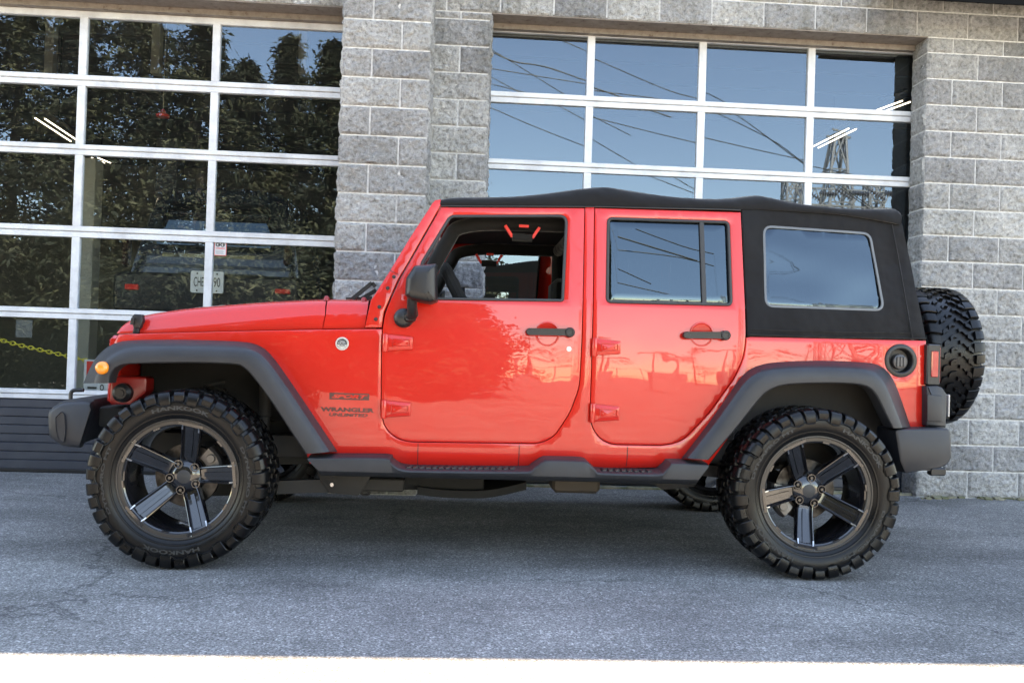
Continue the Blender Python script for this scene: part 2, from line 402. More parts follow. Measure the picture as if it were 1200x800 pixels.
# ------------------------------------------------------------------ building
YF, YR, YD = 5.99, 6.43, 6.68
PXL, PXM, RX0, RX1 = -.90, -.295, .137, 3.545
LZ_L, LZ_R = 3.560, 3.575
bl = empty('workshop_building', (0, YR, 0))
tag(bl, 'grey split-face concrete block garage with two glazed overhead doors behind the red off-roader', 'building')
def block_wall(mb, x0, x1, z0, z1, Y, zoff=0., half=0, axis='X', out=-1, xo=0.):
    """courses of rough faced blocks; axis X: face looks to -Y at depth Y.  axis Y: face at x=Y, running along y"""
    BH, BW, J = .2032, .4064, .0125
    k0 = int((z0 - zoff) / BH) - 1; k = k0
    while zoff + k * BH < z1 - .01:
        a, b = max(z0, zoff + k * BH), min(z1, zoff + (k + 1) * BH)
        if b - a > .03:
            off = (BW / 2 if (k + half) % 2 else 0) + xo
            i = math.floor((x0 - off) / BW) - 1
            xs = []
            while off + i * BW < x1:
                c, d = max(x0, off + i * BW), min(x1, off + (i + 1) * BW)
                if d - c > .02: xs.append([c, d])
                i += 1
            if len(xs) > 1 and xs[0][1] - xs[0][0] < .09: xs[1][0] = xs[0][0]; xs.pop(0)
            if len(xs) > 1 and xs[-1][1] - xs[-1][0] < .09: xs[-2][1] = xs[-1][1]; xs.pop()
            for c, d in xs: rough_block(mb, c + (J / 2 if c > x0 + .001 else 0), d - (J / 2 if d < x1 - .001 else 0), a + J / 2, b - J / 2, Y, axis, out)
        k += 1
def rough_block(mb, c, d, a, b, Y, axis, out):
    nx = max(3, int((d - c) / .012)); nz = max(3, int((b - a) / .012)); seed = random.random() * 50
    mb.a = random.random(); tilt = random.uniform(-.002, .002); base = .001 + random.random() * .003
    V = []
    for j in range(nz + 1):
        for i in range(nx + 1):
            u, w = i / nx, j / nz; x = c + (d - c) * u; z = a + (b - a) * w
            e = min(u * (d - c), (1 - u) * (d - c), w * (b - a), (1 - w) * (b - a)); e = min(1, e / .016)
            h = noise.noise(Vector((x * 11, z * 11, seed))) * .010 + noise.noise(Vector((x * 30, z * 30, seed))) * .0120 + noise.noise(Vector((x * 75, z * 75, seed))) * .006
            h = (h + .006 + base) * (e ** .6) + tilt * (u - .5)
            if 0 < i < nx and 0 < j < nz: x += random.uniform(-.002, .002); z += random.uniform(-.002, .002)
            elif e == 0: x += noise.noise(Vector((x * 30, z * 30, seed))) * .002; z += noise.noise(Vector((z * 30, x * 30, seed))) * .002
            V.append((x, Y + out * (h + .001), z) if axis == 'X' else (Y + out * (h + .001), x, z))
    n0 = len(V); Fc = [(j * (nx + 1) + i, j * (nx + 1) + i + 1, (j + 1) * (nx + 1) + i + 1, (j + 1) * (nx + 1) + i) for j in range(nz) for i in range(nx)]
    rim = [i for i in range(nx + 1)] + [(j) * (nx + 1) + nx for j in range(1, nz + 1)] + [nz * (nx + 1) + i for i in range(nx - 1, -1, -1)] + [j * (nx + 1) for j in range(nz - 1, 0, -1)]
    for i in rim:
        p = V[i]; V.append((p[0], Y - out * .012, p[2]) if axis == 'X' else (Y - out * .012, p[1], p[2]))
    m_ = len(rim)
    for i in range(m_): k = (i + 1) % m_; Fc.append((rim[i], rim[k], n0 + k, n0 + i))
    mb.add(V, Fc)
ZO1 = 3.312 - 16 * .2032; ZO2 = .205
mp_ = MB(); mp_.box(PXL, PXM, YF + .004, YD - .03, 0, 4.15); mp_.mi = 1
block_wall(mp_, PXL, PXM, 0, 3.9, YF, ZO1, 1, xo=PXL)
block_wall(mp_, YF, YR, 0, 3.9, PXM + .002, ZO1, 0, 'Y', 1)
block_wall(mp_, YF, YD - .03, 0, 3.9, PXL - .002, ZO1, 0, 'Y', -1)
mp_.build('pillar', [MORTAR, BLOCK], bl, attr='tone')
wr = MB(); wr.box(PXM, RX0, YR + .004, YD - .03, 0, 4.6); wr.box(PXL + .25, RX0 - .2, YD - .03, YD + .25, 0, 4.6); wr.box(RX1, 14, YR + .004, YD - .03, 0, 4.6); wr.box(RX1 + .25, 14, YD - .03, YD + .25, 0, 4.6); wr.box(RX0, RX1, YR + .004, YD + .25, LZ_R + .016, 4.6)
wr.mi = 1
block_wall(wr, PXM, RX0, 0, LZ_R, YR, 3.519 - 17 * .2032, 0, xo=PXM)
block_wall(wr, YR, YD - .03, 0, LZ_R, RX0 + .002, ZO2, 0, 'Y', 1)
block_wall(wr, RX1, 8.4, 0, LZ_R, YR, ZO2, 1, xo=RX1)
block_wall(wr, YR, YD - .03, 0, LZ_R, RX1 - .002, ZO2, 0, 'Y', -1)
block_wall(wr, PXM, 8.4, LZ_R, 4.6, YR, LZ_R - .003, 1)
wr.mi = 0; wr.box(8.4, 14, YR - .006, YR + .004, 0, 4.6)
wr.build('wall', [MORTAR, BLOCK], bl, attr='tone')
wl = MB(); wl.box(-14, PXL, YR + .004, YD - .03, LZ_L + .016, 4.6); wl.box(-14, -5.1, YR + .004, YD - .03, 0, 4.6); wl.box(-14, -5.35, YD - .03, YD + .25, 0, 4.6); wl.box(-14, PXL + .25, YD - .03, YD + .25, 3.72, 4.6); wl.mi = 1
block_wall(wl, -8, PXL, LZ_L, 4.6, YR, LZ_L - .003, 0); block_wall(wl, -8, -5.1, 0, LZ_L, YR, ZO1, 0); wl.mi = 0; wl.box(-14, -8, YR - .006, YR + .004, 0, 4.6)
wl.build('wall', [MORTAR, BLOCK], bl, attr='tone')
# room shell behind the doors, roof, parapet
rm = MB()
rm.box(-14, 14, 16.6, 16.9, 0, 4.7); rm.box(-14.2, -14, YD, 16.9, 0, 4.7); rm.box(14, 14.2, YD, 16.9, 0, 4.7); rm.box(-.55, -.35, YD + .3, 16.6, 0, 4.5)
rm.mi = 1; rm.box(-.35, 14, 12.0, 12.1, 0, 4.5); rm.build('interior_wall', [INWALL, DARKIN], bl)  # added dark wall: keeps the lamp-lit back wall from showing behind the right door
rm = MB(); rm.box(-24, 24, 6.12, 17.2, 4.60, 4.700); rm.mi = 1
for i in range(14): rm.box(-14, 14, 7.4 + i * .7, 7.48 + i * .7, 4.33, 4.55)
rm.mi = 0; rm.box(-24, 24, 6.10, 6.119, 4.58, 4.700)
rm.build('roof', [CEIL, DARKIN], bl)
# steel lintels / soffits over the doors
st = MB(); st.box(RX0, RX1, YR + .004, YD - .03, LZ_R - .002, LZ_R + .014); st.box(RX0 + .002, RX1 - .002, YD - .075, YD + .05, 3.53, LZ_R - .003)
st.build('lintel', BEIGE, bl)
st = MB(); st.box(-5.1, PXL - .001, YR + .004, YD - .03, LZ_L - .002, LZ_L + .014); st.box(-5.1, PXL - .002, YD - .075, YD + .05, 3.515, LZ_L - .003)
st.build('lintel', BEIGE, bl)
# overhead sectional doors
def garage_door(name, x0, x1, bars, rails, top, zp, label):
    r = empty(name, ((x0 + x1) / 2, YD, 0), bl)
    fr = MB(); Y0, Y1 = YD - .022, YD + .024
    for i, (za, zb) in enumerate(rails):
        zm = (za + zb) / 2
        fr.rbox(x0, x1, Y0, Y1, za, zm - .0015, .003); fr.rbox(x0, x1, Y0, Y1, zm + .0015, zb, .003)
        fr.box(x0, x1, Y0 - .006, Y0 - .0005, zm + .006, zm + .012)
    fr.rbox(x0, x1, Y0, Y1, top - .006, top + .045, .004)
    zs = [top] + [z for rr in rails for z in rr[::-1]]
    spans = [(top, rails[0][1])] + [(rails[i][0], rails[i + 1][1]) for i in range(len(rails) - 1)]
    for a, b in spans:
        for x in bars: fr.rbox(x - .030, x + .030, Y0 + .002, Y1 - .002, b - .002, a + .002, .004)
        for x in (x0 + .02, x1 - .02): fr.rbox(x - .02, x + .02, Y0 + .002, Y1 - .002, b - .002, a + .002, .004)
    o = fr.build('frame', ALU, r); tag(o, None)
    xs = [x0 + .01] + list(bars) + [x1 - .01]
    for a, b in spans:
        for xa, xb in zip(xs, xs[1:]):
            p = MB(); tl = random.uniform(-.0012, .0012); tw = random.uniform(-.0012, .0012)
            p.add([(xa, YD + .001 + tl + tw, b - .004), (xb, YD + .001 + tl - tw, b - .004), (xb, YD + .001 - tl - tw, a + .004), (xa, YD + .001 - tl + tw, a + .004)], [(0, 1, 2, 3)])
            p.build('pane', PANE, r)
    pn = MB(); n = 4; zb = .03
    for i in range(n):
        a, b = zb + (zp - zb) * i / n, zb + (zp - zb) * (i + 1) / n - .004; m_ = (a + b) / 2
        pn.add([(x0, YD - .018, a), (x1, YD - .018, a), (x1, YD - .018, m_ - .008), (x0, YD - .018, m_ - .008), (x1, YD - .010, m_ - .002), (x0, YD - .010, m_ - .002),
                (x1, YD - .018, m_ + .004), (x0, YD - .018, m_ + .004), (x1, YD - .018, b - .006), (x0, YD - .018, b - .006), (x1, YD - .004, b), (x0, YD - .004, b), (x1, YD - .004, b + .004), (x0, YD - .004, b + .004)],
               [(0, 1, 2, 3), (3, 2, 4, 5), (5, 4, 6, 7), (7, 6, 8, 9), (9, 8, 10, 11), (11, 10, 12, 13)])
    pn.box(x0, x1, YD - .003, YD + .03, .0, zp)
    pn.build('bottom_panel', SLATE, r)
    sl = MB(); sl.box(x0, x1, YD - .04, YD + .02, .002, .03, .006); sl.build('weather_strip', BLACKP, r)
garage_door('garage_door', -5.09, PXL + .12, (-3.955, -2.962, -1.966), [(2.94, 3.025), (2.415, 2.495), (1.787, 1.873), (1.166, 1.246), (.555, .627)], 3.47, .553, None)
garage_door('garage_door', RX0 - .12, RX1 + .14, (.937, 1.832, 2.717), [(2.972, 3.058), (2.449, 2.529), (1.822, 1.905), (1.20, 1.28), (.585, .657)], 3.532, .583, None)
# black corrugated canopy high on the right
cn = MB(); zc = at(1200, 11, 6.1).z
n = 60; top = []; bot = []
for i in range(n + 1):
    x = 3.05 + 5.1 * i / n; w_ = .018 * (1 if i % 4 in (0, 1) else -1)
    top.append((x, 6.05, zc + .13 + w_)); bot.append((x, YR, zc + .28 + w_))
cn.loft([top, bot], closed=False); cn.box(3.05, 8.2, 6.03, 6.045, zc, zc + .10)
for i in range(24): cn.box(3.1 + i * .2, 3.112 + i * .2, 6.045, 6.055, zc + .002, zc + .09)
tag(cn.build('canopy', CORR, loc=(5.2, 6.4, zc)), 'black corrugated metal awning fixed high on the block wall at the right', 'awning')

# ------------------------------------------------------------------ things inside the workshop
def light_fixture(p1, p2, label):
    p1, p2 = Vector(p1), Vector(p2); d = (p2 - p1).normalized(); s = d.cross(Vector((0, 0, 1))).normalized()
    r = empty('ceiling_light', (p1 + p2) / 2); tag(r, label, 'light', 'fluorescent lights inside the workshop')
    h = MB(); h.bar(p1 + Vector((0, 0, .12)), p2 + Vector((0, 0, .12)), .06, .03); h.bar((p1 + p2) / 2 + Vector((0, 0, .08)), ((p1 + p2) / 2).xy.to_3d() + Vector((0, 0, 4.5)), .012); h.build('housing', CORR, r)
    for k in (-1, 1):
        t = MB(); t.tube([p1 + s * .05 * k, p2 + s * .05 * k], .008, 8); t.build('fluorescent_tube', TUBE, r)
def twopts(a, b, Y, Yb):
    p = at(*a, Y); q = at(*b, Yb); q = Vector((q.x, q.y, p.z)) if True else q
    return p, q
def samez(a, b, Y):      # second point on the ray where its height equals the first one's
    p = at(*a, Y); d = ray(*b); t = (p.z - CAM_H) / d.z; return p, Vector((d.x * t, d.y * t, p.z))
light_fixture(*samez((47, 139), (88, 166), 9.6), 'twin fluorescent tubes seen through the second row of the left door')
light_fixture(*samez((111, 185), (126, 191), 13.6), 'short far pair of fluorescent tubes behind the third row of the left door')
light_fixture(*samez((1062, 119), (1032, 130), 8.6), 'fluorescent light at the right end of the right door, highest one')
light_fixture(*samez((999, 151), (955, 173), 10.4), 'slanting twin tubes behind the second row, right pane of the right door')
light_fixture(*samez((888, 213), (860, 225), 15.2), 'fluorescent light just above the black soft top')
# columns and hanging pull
for (px, lab) in ((60, 'pale steel post behind the leftmost top pane'), (184, 'pale steel post behind the second top pane'), (356, 'pale steel post behind the right top pane of the left door')):
    p = at(px, 60, 9.0); c_ = MB(); c_.rbox(p.x - .045, p.x + .045, 8.95, 9.05, at(px, 88, 9).z, 4.5, .006)
    tag(c_.build('hanging_post', INWALL, loc=(p.x, 9, 2.55)), lab, 'post', 'posts hanging from the workshop ceiling')
p = at(191, 135, 8.0); r = empty('pull_handle', p); tag(r, 'red hanging pull handle on a thin cord behind the left door', 'pull cord')
m_ = MB(); m_.tube([p, (p.x, 8, 4.5)], .004, 5); m_.build('cord', INWALL, r)
m_ = MB(); m_.lathe([(-.02, .001), (-.02, .055), (0, .06), (.02, .03), (.05, .012), (.06, .001)], p, 'Z', 16); m_.build('handle', REDG, r)

cA, cB = at(98, 262, 9.4), at(117, 190, 9.4)
c_ = MB(); c_.rbox(cA.x, cB.x, 9.3, 9.5, .012, at(98, 187, 9.4).z, .006); tag(c_.build('column', mat('cream_paint', (.62, .58, .48), .7), loc=(cA.x, 9.4, .012)), 'cream painted column inside, left of the dark raised car', 'column')
# dark car raised on a lift, seen through the left door from behind
DK = mat('dark_car_paint', (.018, .022, .026), .25, coat=1, coat_rough=.03)
VY = 7.9
cx0, cx1 = at(140, 330, VY).x, at(352, 330, VY).x; cm = (cx0 + cx1) / 2; hw = (cx1 - cx0) / 2
zb_, zt_ = at(240, 372, VY).z, at(240, 214, VY).z
rv = empty('parked_car', (cm, VY + 2, zb_ - .1)); tag(rv, 'dark parked car raised up inside the workshop, its rear plate facing the left glass door', 'car')
m_ = MB()
def csec(y, s, zt, tuck): 
    pts = [(-1, 0), (-1.0, .30), (-.97, .45), (-.80, .92), (-.62, 1), (0, 1.03), (.62, 1), (.80, .92), (.97, .45), (1.0, .30), (1, 0)]
    return [(cm + x * hw * s, y + tuck * t, zb_ + t * (zt - zb_)) for x, t in pts]
m_.loft([csec(VY + .02, .95, zt_ - .04, .35), csec(VY + .12, 1, zt_, .30), csec(VY + 1.2, 1.01, zt_ + .03, 0), csec(VY + 3.0, 1.0, zt_, 0), csec(VY + 3.5, .98, zb_ + .6, 0), csec(VY + 4.6, .9, zb_ + .5, 0)], cap=True)
m_.build('body', DK, rv)
m_ = MB(); a0, a1 = at(185, 240, VY), at(305, 290, VY)
sheet(m_, rnd([(a0.x, a0.z + .08), (a1.x, a0.z + .08), (a1.x + .07, a1.z), (a0.x - .07, a1.z)], .05), [], lambda x, z: VY - .03 + .35 * (z - zb_) / (zt_ - zb_) , .01, .004)
m_.build('rear_window', TINT, rv)
m_ = MB(); b0, b1 = at(140, 345, VY - .1), at(352, 372, VY - .1)
m_.rbox(cx0 - .02, cx1 + .02, VY - .12, VY + .2, b1.z, at(240, 322, VY).z, .04)
m_.build('rear_bumper', BLACKP, rv)
m_ = MB(); q0, q1 = at(193, 299, VY), at(300, 303, VY); m_.bar((q0.x, VY - .05, q0.z), (q1.x, VY - .05, q1.z), .02, .035); m_.build('trim_strip', CHROME, rv)
for (xa, ya, xb, yb) in ((146, 333, 162, 339), (322, 339, 340, 344)):
    m_ = MB(); u, v_ = at(xa, yb, VY - .14), at(xb, ya, VY - .14); m_.rbox(u.x, v_.x, VY - .145, VY - .11, u.z, v_.z, .006); m_.build('reflector', mat('red_reflector', (.85, .03, .02), .3), rv)
for xa in (142, 332):
    m_ = MB(); u, v_ = at(xa, 312, VY - .02), at(xa + 9, 275, VY - .02); m_.rbox(u.x, v_.x, VY - .04, VY + .08, u.z, v_.z, .02); m_.build('tail_light', mat('smoked_lens', (.03, .006, .006), .15, coat=1), rv)

def text_mesh(s, size=1, shear=0, off=0, spc=1, align='CENTER'):
    cu = bpy.data.curves.new('t', 'FONT'); cu.body = s; cu.size = size; cu.shear = shear; cu.offset = off; cu.space_character = spc
    cu.align_x = align; cu.align_y = 'CENTER'; cu.resolution_u = 3; cu.fill_mode = 'BOTH'
    o = bpy.data.objects.new('t', cu); C.objects.link(o); bpy.context.view_layer.update()
    me = bpy.data.meshes.new_from_object(o.evaluated_get(bpy.context.evaluated_depsgraph_get()))
    V = [tuple(v.co) for v in me.vertices]; Fc = [tuple(p.vertices) for p in me.polygons]
    bpy.data.objects.remove(o); bpy.data.meshes.remove(me); bpy.data.curves.remove(cu)
    return V, Fc
def text_box(mb, s, x0, x1, z0, z1, yf, shear=0, off=0.0, thick=0.):
    V, Fc = text_mesh(s, 1, shear, off)
    ax, bx = min(v[0] for v in V), max(v[0] for v in V); az, bz = min(v[1] for v in V), max(v[1] for v in V)
    W = []
    for v in V:
        x = x0 + (v[0] - ax) / (bx - ax) * (x1 - x0); z = z0 + (v[1] - az) / (bz - az) * (z1 - z0); W.append((x, yf(x, z), z))
    mb.add(W, Fc)
# plate
INK = mat('black_ink', (.015, .015, .015), .5)
u, v_ = at(223, 342.5, VY - .15), at(262.5, 318.5, VY - .15)
pl = empty('licence_plate', ((u.x + v_.x) / 2, VY - .15, u.z), rv)
m_ = MB(); m_.prism(rnd([(u.x, u.z), (v_.x, u.z), (v_.x, v_.z), (u.x, v_.z)], .02), VY - .155, VY - .13)
m_.build('plate', mat('plate_white', (.85, .85, .85), .5), pl)
m_ = MB(); m_.lathe([(VY - .157, .0001), (VY - .157, .030)], ((u.x + v_.x) / 2 + .01, 0, (u.z + v_.z) / 2 - .01), 'Y', 20); m_.build('emblem', ORANGE, pl)
m_ = MB(); yy = lambda x, z: VY - .158; W_ = v_.x - u.x; H_ = v_.z - u.z
text_box(m_, 'CHE', u.x + .10 * W_, u.x + .40 * W_, u.z + .28 * H_, u.z + .72 * H_, yy); text_box(m_, '90', u.x + .70 * W_, u.x + .90 * W_, u.z + .28 * H_, u.z + .72 * H_, yy)
for a_, b_ in ((.2, .88), (.8, .88), (.2, .1), (.8, .1)): m_.lathe([(0, 0), (0, .008)], (u.x + a_ * W_, VY - .158, u.z + b_ * H_), 'Y', 10)
m_.build('lettering', INK, pl)
# two post lift
for s_ in (-1, 1):
    m_ = MB(); x = cm + s_ * (hw + .28); m_.rbox(x - .12, x + .12, VY + 1.9, VY + 2.15, 0.012, 3.3, .01); m_.rbox(x - .25, x + .25, VY + 1.8, VY + 2.25, .012, .04, .005)
    m_.bar((x - s_ * .1, VY + 2, zb_ - .13), (x - s_ * .8, VY + 1.2, zb_ - .13), .1, .08); m_.bar((x - s_ * .1, VY + 2, zb_ - .13), (x - s_ * .8, VY + 2.9, zb_ - .13), .1, .08)
    tag(m_.build('lift_post', mat('lift_paint', (.05, .055, .07), .4), loc=(x, VY + 2, .012)), ('left' if s_ < 0 else 'right') + ' post of the car lift carrying the dark car', 'car lift', 'posts of the car lift')
# warning sticker on the pane
u, v_ = at(251, 299.3, YD - .002), at(265.8, 284, YD - .002)
r = empty('warning_sticker', ((u.x + v_.x) / 2, YD - .001, u.z)); tag(r, 'white warning sticker with red word stuck on the left glass door', 'sticker')
m_ = MB(); m_.box(u.x, v_.x, YD - .0065, YD - .004, u.z, v_.z); m_.build('sticker', WHITE, r)
m_ = MB(); W_ = v_.x - u.x; H_ = v_.z - u.z; yy = lambda x, z: YD - .0075
for a_ in (0, .04): pass
m_.box(u.x, u.x + .035 * W_, YD - .0075, YD - .0066, u.z, v_.z); m_.box(v_.x - .035 * W_, v_.x, YD - .0075, YD - .0066, u.z, v_.z); m_.box(u.x + .035 * W_, v_.x - .035 * W_, YD - .0075, YD - .0066, u.z, u.z + .035 * H_); m_.box(u.x + .035 * W_, v_.x - .035 * W_, YD - .0075, YD - .0066, v_.z - .035 * H_, v_.z)
text_box(m_, 'WARNING', u.x + .12 * W_, u.x + .86 * W_, u.z + .47 * H_, u.z + .60 * H_, yy, off=.02); m_.build('red_print', REDG, r)
m_ = MB()
for cx in (.3, .68):
    m_.lathe([(0, .010), (0, .017)], (u.x + cx * W_, YD - .0075, u.z + .8 * H_), 'Y', 14); m_.add([(u.x + (cx + .02) * W_, YD - .0077, u.z + .73 * H_), (u.x + (cx + .19) * W_, YD - .0077, u.z + .8 * H_), (u.x + (cx + .02) * W_, YD - .0077, u.z + .87 * H_)], [(0, 1, 2)])
for k in range(4): m_.box(u.x + .15 * W_, u.x + (.82 - .1 * (k % 2)) * W_, YD - .0075, YD - .0066, u.z + (.12 + .08 * k) * H_, u.z + (.135 + .08 * k) * H_)
m_.build('symbol', INK, r)
# yellow plastic chain and the sign it holds
YEL = mat('yellow_plastic', (.75, .62, .06), .45)
m_ = MB(); c0, c1, c2, c3 = at(-60, 375, 6.95), at(0, 398, 6.95), at(76, 416.5, 6.95), at(108, 424, 6.95)
pts = resample([Vector(p) for p in smoothline([c0, c1, c2, c3], 10)], 33)
for i in range(len(pts) - 1):
    p, q = pts[i], pts[i + 1]; d = (q - p); l = d.length * .70; d.normalize(); up = Vector((0, 1, 0)) if i % 2 else Vector((0, .25, 1)); s = (up - d * up.dot(d)).normalized(); c_ = (p + q) / 2
    m_.tube([c_ + d * l * cos(t) + s * .014 * sin(t) for t in [2 * pi * k / 12 for k in range(12)]], .0042, 6, closed=True)
tag(m_.build('chain', YEL, loc=tuple(c1)), 'yellow plastic barrier chain sagging behind the lower left panes', 'chain')
u, v_ = at(97.5, 459.5, 6.78), at(134, 422, 6.78); r = empty('sign', (u.x, 6.78, u.z)); tag(r, 'small white and red sign board behind the door glass above the front bumper', 'sign')
m_ = MB(); m_.rbox(u.x, v_.x, 6.775, 6.79, u.z, v_.z, .004); m_.build('board', WHITE, r)
m_ = MB(); w9 = v_.x - u.x; h9 = v_.z - u.z; m_.box(u.x + .10 * w9, v_.x - .05 * w9, 6.771, 6.7745, u.z + .34 * h9, v_.z - .05 * h9); m_.build('red_field', REDG, r)
m_ = MB(); m_.box(u.x + .15 * w9, u.x + .45 * w9, 6.771, 6.7745, u.z + .12 * h9, u.z + .18 * h9); text_box(m_, 'O', u.x + .56 * w9, u.x + .70 * w9, u.z + .06 * h9, u.z + .26 * h9, lambda x, z: 6.772, off=.03); m_.build('lettering', INK, r)
u, v_ = at(18, 395, 8.5), at(38, 375, 8.5); m_ = MB(); m_.box(u.x, v_.x, 8.5, 8.51, u.z, v_.z); tag(m_.build('paper_notice', mat('paper', (.35, .35, .34), .8), loc=(u.x, 8.5, u.z)), 'dim paper notice inside, above the yellow chain', 'notice')
# mossy debris line at the door threshold
m_ = MB(); random.seed(3)
for i in range(900):
    x = random.uniform(-.9, 6.2) if i % 3 else random.uniform(-.75, .25); y = 6.5 if x < 3.54 else 6.40 + random.uniform(-.05, .05) + .02 * sin(x * 5); s = random.uniform(.006, .022)
    m_.obox((x, y, s * .3), (s * 1.3, 0, 0), (0, s, s * .2), (0, 0, s * .45))
mm = mat('moss', (.12, .115, .05), .95); n = noisetex(mm, 9, 3); r_ = ramp(mm, n.outputs[0], [(.35, (.07, .08, .03)), (.6, (.25, .22, .15))]); L(mm, r_.outputs[0], P(mm)['Base Color'])
tag(m_.build('moss', mm, loc=(1, 6.5, 0)), 'ragged line of moss and grit along the door threshold', 'moss', kind='stuff')
# ------------------------------------------------------------------ the off-roader
CY = 4.90                                     # centre line of the car; its near side faces the camera
def tp(X):                                     # the body narrows towards the grille
    t = max(0., min(1.4, (-.45 - X) / 1.3)); return .15 * t * t * (1 if t < 1 else 1)
def tr(X):                                     # and a little towards the tail
    t = max(0., (X - 1.75)); return .03 * t
def yb(X, Z):
    if Z > 1.27: y = 4.095 + .0165 + .135 * (Z - 1.27)
    elif Z > .82: y = 4.095 + .0165 * ((Z - .82) / .45) ** 2
    elif Z > .53: y = 4.095 + .05 * (.82 - Z) ** 2
    else: y = 4.095 + .0042 + .38 * (.53 - Z)
    return y + tp(X) + tr(X)
def body(px, py, off=0., yf=yb):
    Y = 4.12
    for _ in range(6):
        p = at(px, py, Y); Y = yf(p.x, p.z) + off
    return at(px, py, Y)
def bp(pts, off=0., yf=yb): return [(q.x, q.z) for q in (body(x, y, off, yf) for x, y in pts)]
ROOT = Vector((.13, CY, 0))
car = empty('off_road_car', ROOT)
tag(car, 'red four-door off-roader with black soft top, grey flares and black five-spoke wheels', 'car')
def both(fn, name, m, parent=None, angle=35, near_only=False, labels=None):
    """build the same part on the near side and mirrored on the far side"""
    out = []
    for side in ((0,) if near_only else (0, 1)):
        mb = MB(); fn(mb)
        out.append(mb.build(name, m, (parent[side] if isinstance(parent, (list, tuple)) else parent) or car, mirror=CY if side else None, angle=angle))
    return out
def soft(pts, r=.3, n=5):
    """open outline with its inner corners rounded"""
    out = [tuple(pts[0])]
    for i in range(1, len(pts) - 1):
        a, b, c = Vector(pts[i - 1]), Vector(pts[i]), Vector(pts[i + 1]); u, w = (a - b), (c - b); lu, lw = u.length, w.length; u.normalize(); w.normalize()
        ang = u.angle(w)
        if ang > 3.12: out.append(tuple(b)); continue
        d = min(r / math.tan(ang / 2), lu * .49, lw * .49); p, q = b + u * d, b + w * d
        out += [tuple(p * (1 - k / n) ** 2 + b * 2 * (k / n) * (1 - k / n) + q * (k / n) ** 2) for k in range(n + 1)]
    return out + [tuple(pts[-1])]
# ---- outlines traced on the body's own surface
D1L = [(516.5, 242.3), (494.5, 281), (467.5, 328.5), (450.6, 366), (447.6, 385), (446.6, 413), (446.2, 484), (450.6, 501), (462, 512.5), (477.6, 518)]
D1B = [(477.6, 518), (633, 520), (650, 511.5), (668, 484), (679.5, 454), (682.3, 400), (685.8, 243)]
D2L = [(696.4, 243), (693.2, 416), (691, 488), (693.9, 502), (703.5, 515), (717, 521)]
D2B = [(717, 521), (778, 522), (800, 517), (831, 484), (861, 443), (872, 418), (874.6, 393), (868.8, 248)]
door1 = D1L + D1B[1:]; door2 = D2L + D2B[1:]
RF_OUT = [(798.6, 537), (830, 496), (861, 452), (870, 440), (884, 430), (908, 424.5), (960, 422.5), (1012, 424.5), (1030, 428), (1042, 438), (1052, 458), (1067, 501)]
RF_IN = [(831, 538.5), (862, 503), (891, 467), (903, 457), (918, 451.5), (942, 449.5), (980, 449.0), (1006, 450.5), (1019, 454.5), (1028, 464), (1037, 482), (1046.7, 501.5)]
FF_OUT = [(98, 449), (103, 437), (111, 422), (120, 411.5), (134, 402.5), (155, 398.6), (215, 398.0), (280, 400), (303, 404.5), (317, 415), (335, 439), (363, 480), (395.6, 529)]
FF_IN = [(126.6, 449), (128.5, 439), (134, 431.5), (142, 427.5), (155, 426), (215, 425), (272, 426.5), (286, 431), (299, 445), (317.5, 470), (337, 500), (358, 531.6)]
# body side (doors are cut out of its outline)
WELL_R = [(1046, 508), (1040, 480), (1028, 460), (1015, 449), (980, 446), (920, 448), (895, 460), (866, 495), (834, 540)]
WELL_F = [(362, 540), (358, 528), (330, 484), (302, 444), (286, 428), (262, 423), (160, 422), (138, 426)]
g_ = .0028
def side_outline():
    a = bp([(134, 401), (139, 391.5), (376, 386), (447.2, 385.4)])
    c1, c2 = soft(bp(door1)), soft(bp(door2)); za = body(447, 386.5).z; ze = body(880, 394.6).z
    k = next(i for i, q in enumerate(c1) if q[1] < za); d1 = c1[k:]
    k = max(i for i, q in enumerate(c2) if q[1] < ze - .003); d2 = c2[:k + 1]
    o = a + d1 + d2 + bp([(880, 394.6), (1085.4, 399), (1084.8, 450), (1084, 500), (1050, 503)]) + bp(WELL_R) + bp([(829, 547), (660, 549), (460, 547), (362, 543)]) + bp(WELL_F) + bp([(130, 420)])
    return o
FCX, FCZ = [(q.x, q.z) for q in (body(1055.2, 422.5),)][0]
def f(mb): sheet(mb, side_outline(), [[(FCX + .062 * cos(t), FCZ + .062 * sin(t)) for t in [2 * pi * k / 36 for k in range(36)]]], lambda x, z: yb(x, z), .02, .0035, .045)
bodies = MB()
for side in (0, 1):
    t_ = MB(); f(t_)
    if side: t_.v = [Vector((p.x, 2 * CY - p.y, p.z)) for p in t_.v]
    bodies.add(t_.v, t_.f)
# tub behind the panels: inner skins, floor, firewall, tailgate, grille shell
xr = body(1085, 450).x; zt = body(980, 397).z; xf = body(139, 391).x; zl = body(600, 546).z
bodies.add([(xr, 4.11, zl + .12), (xr, 2 * CY - 4.11, zl + .12), (xr, 2 * CY - 4.13, zt), (xr, 4.13, zt), (xr - .03, 4.11, zl + .12), (xr - .03, 2 * CY - 4.11, zl + .12), (xr - .03, 2 * CY - 4.13, zt - .001), (xr - .03, 4.13, zt - .001)],
           [(0, 1, 2, 3), (4, 7, 6, 5), (3, 2, 6, 7)])
body_o = bodies.build('body', RED, car, angle=30)
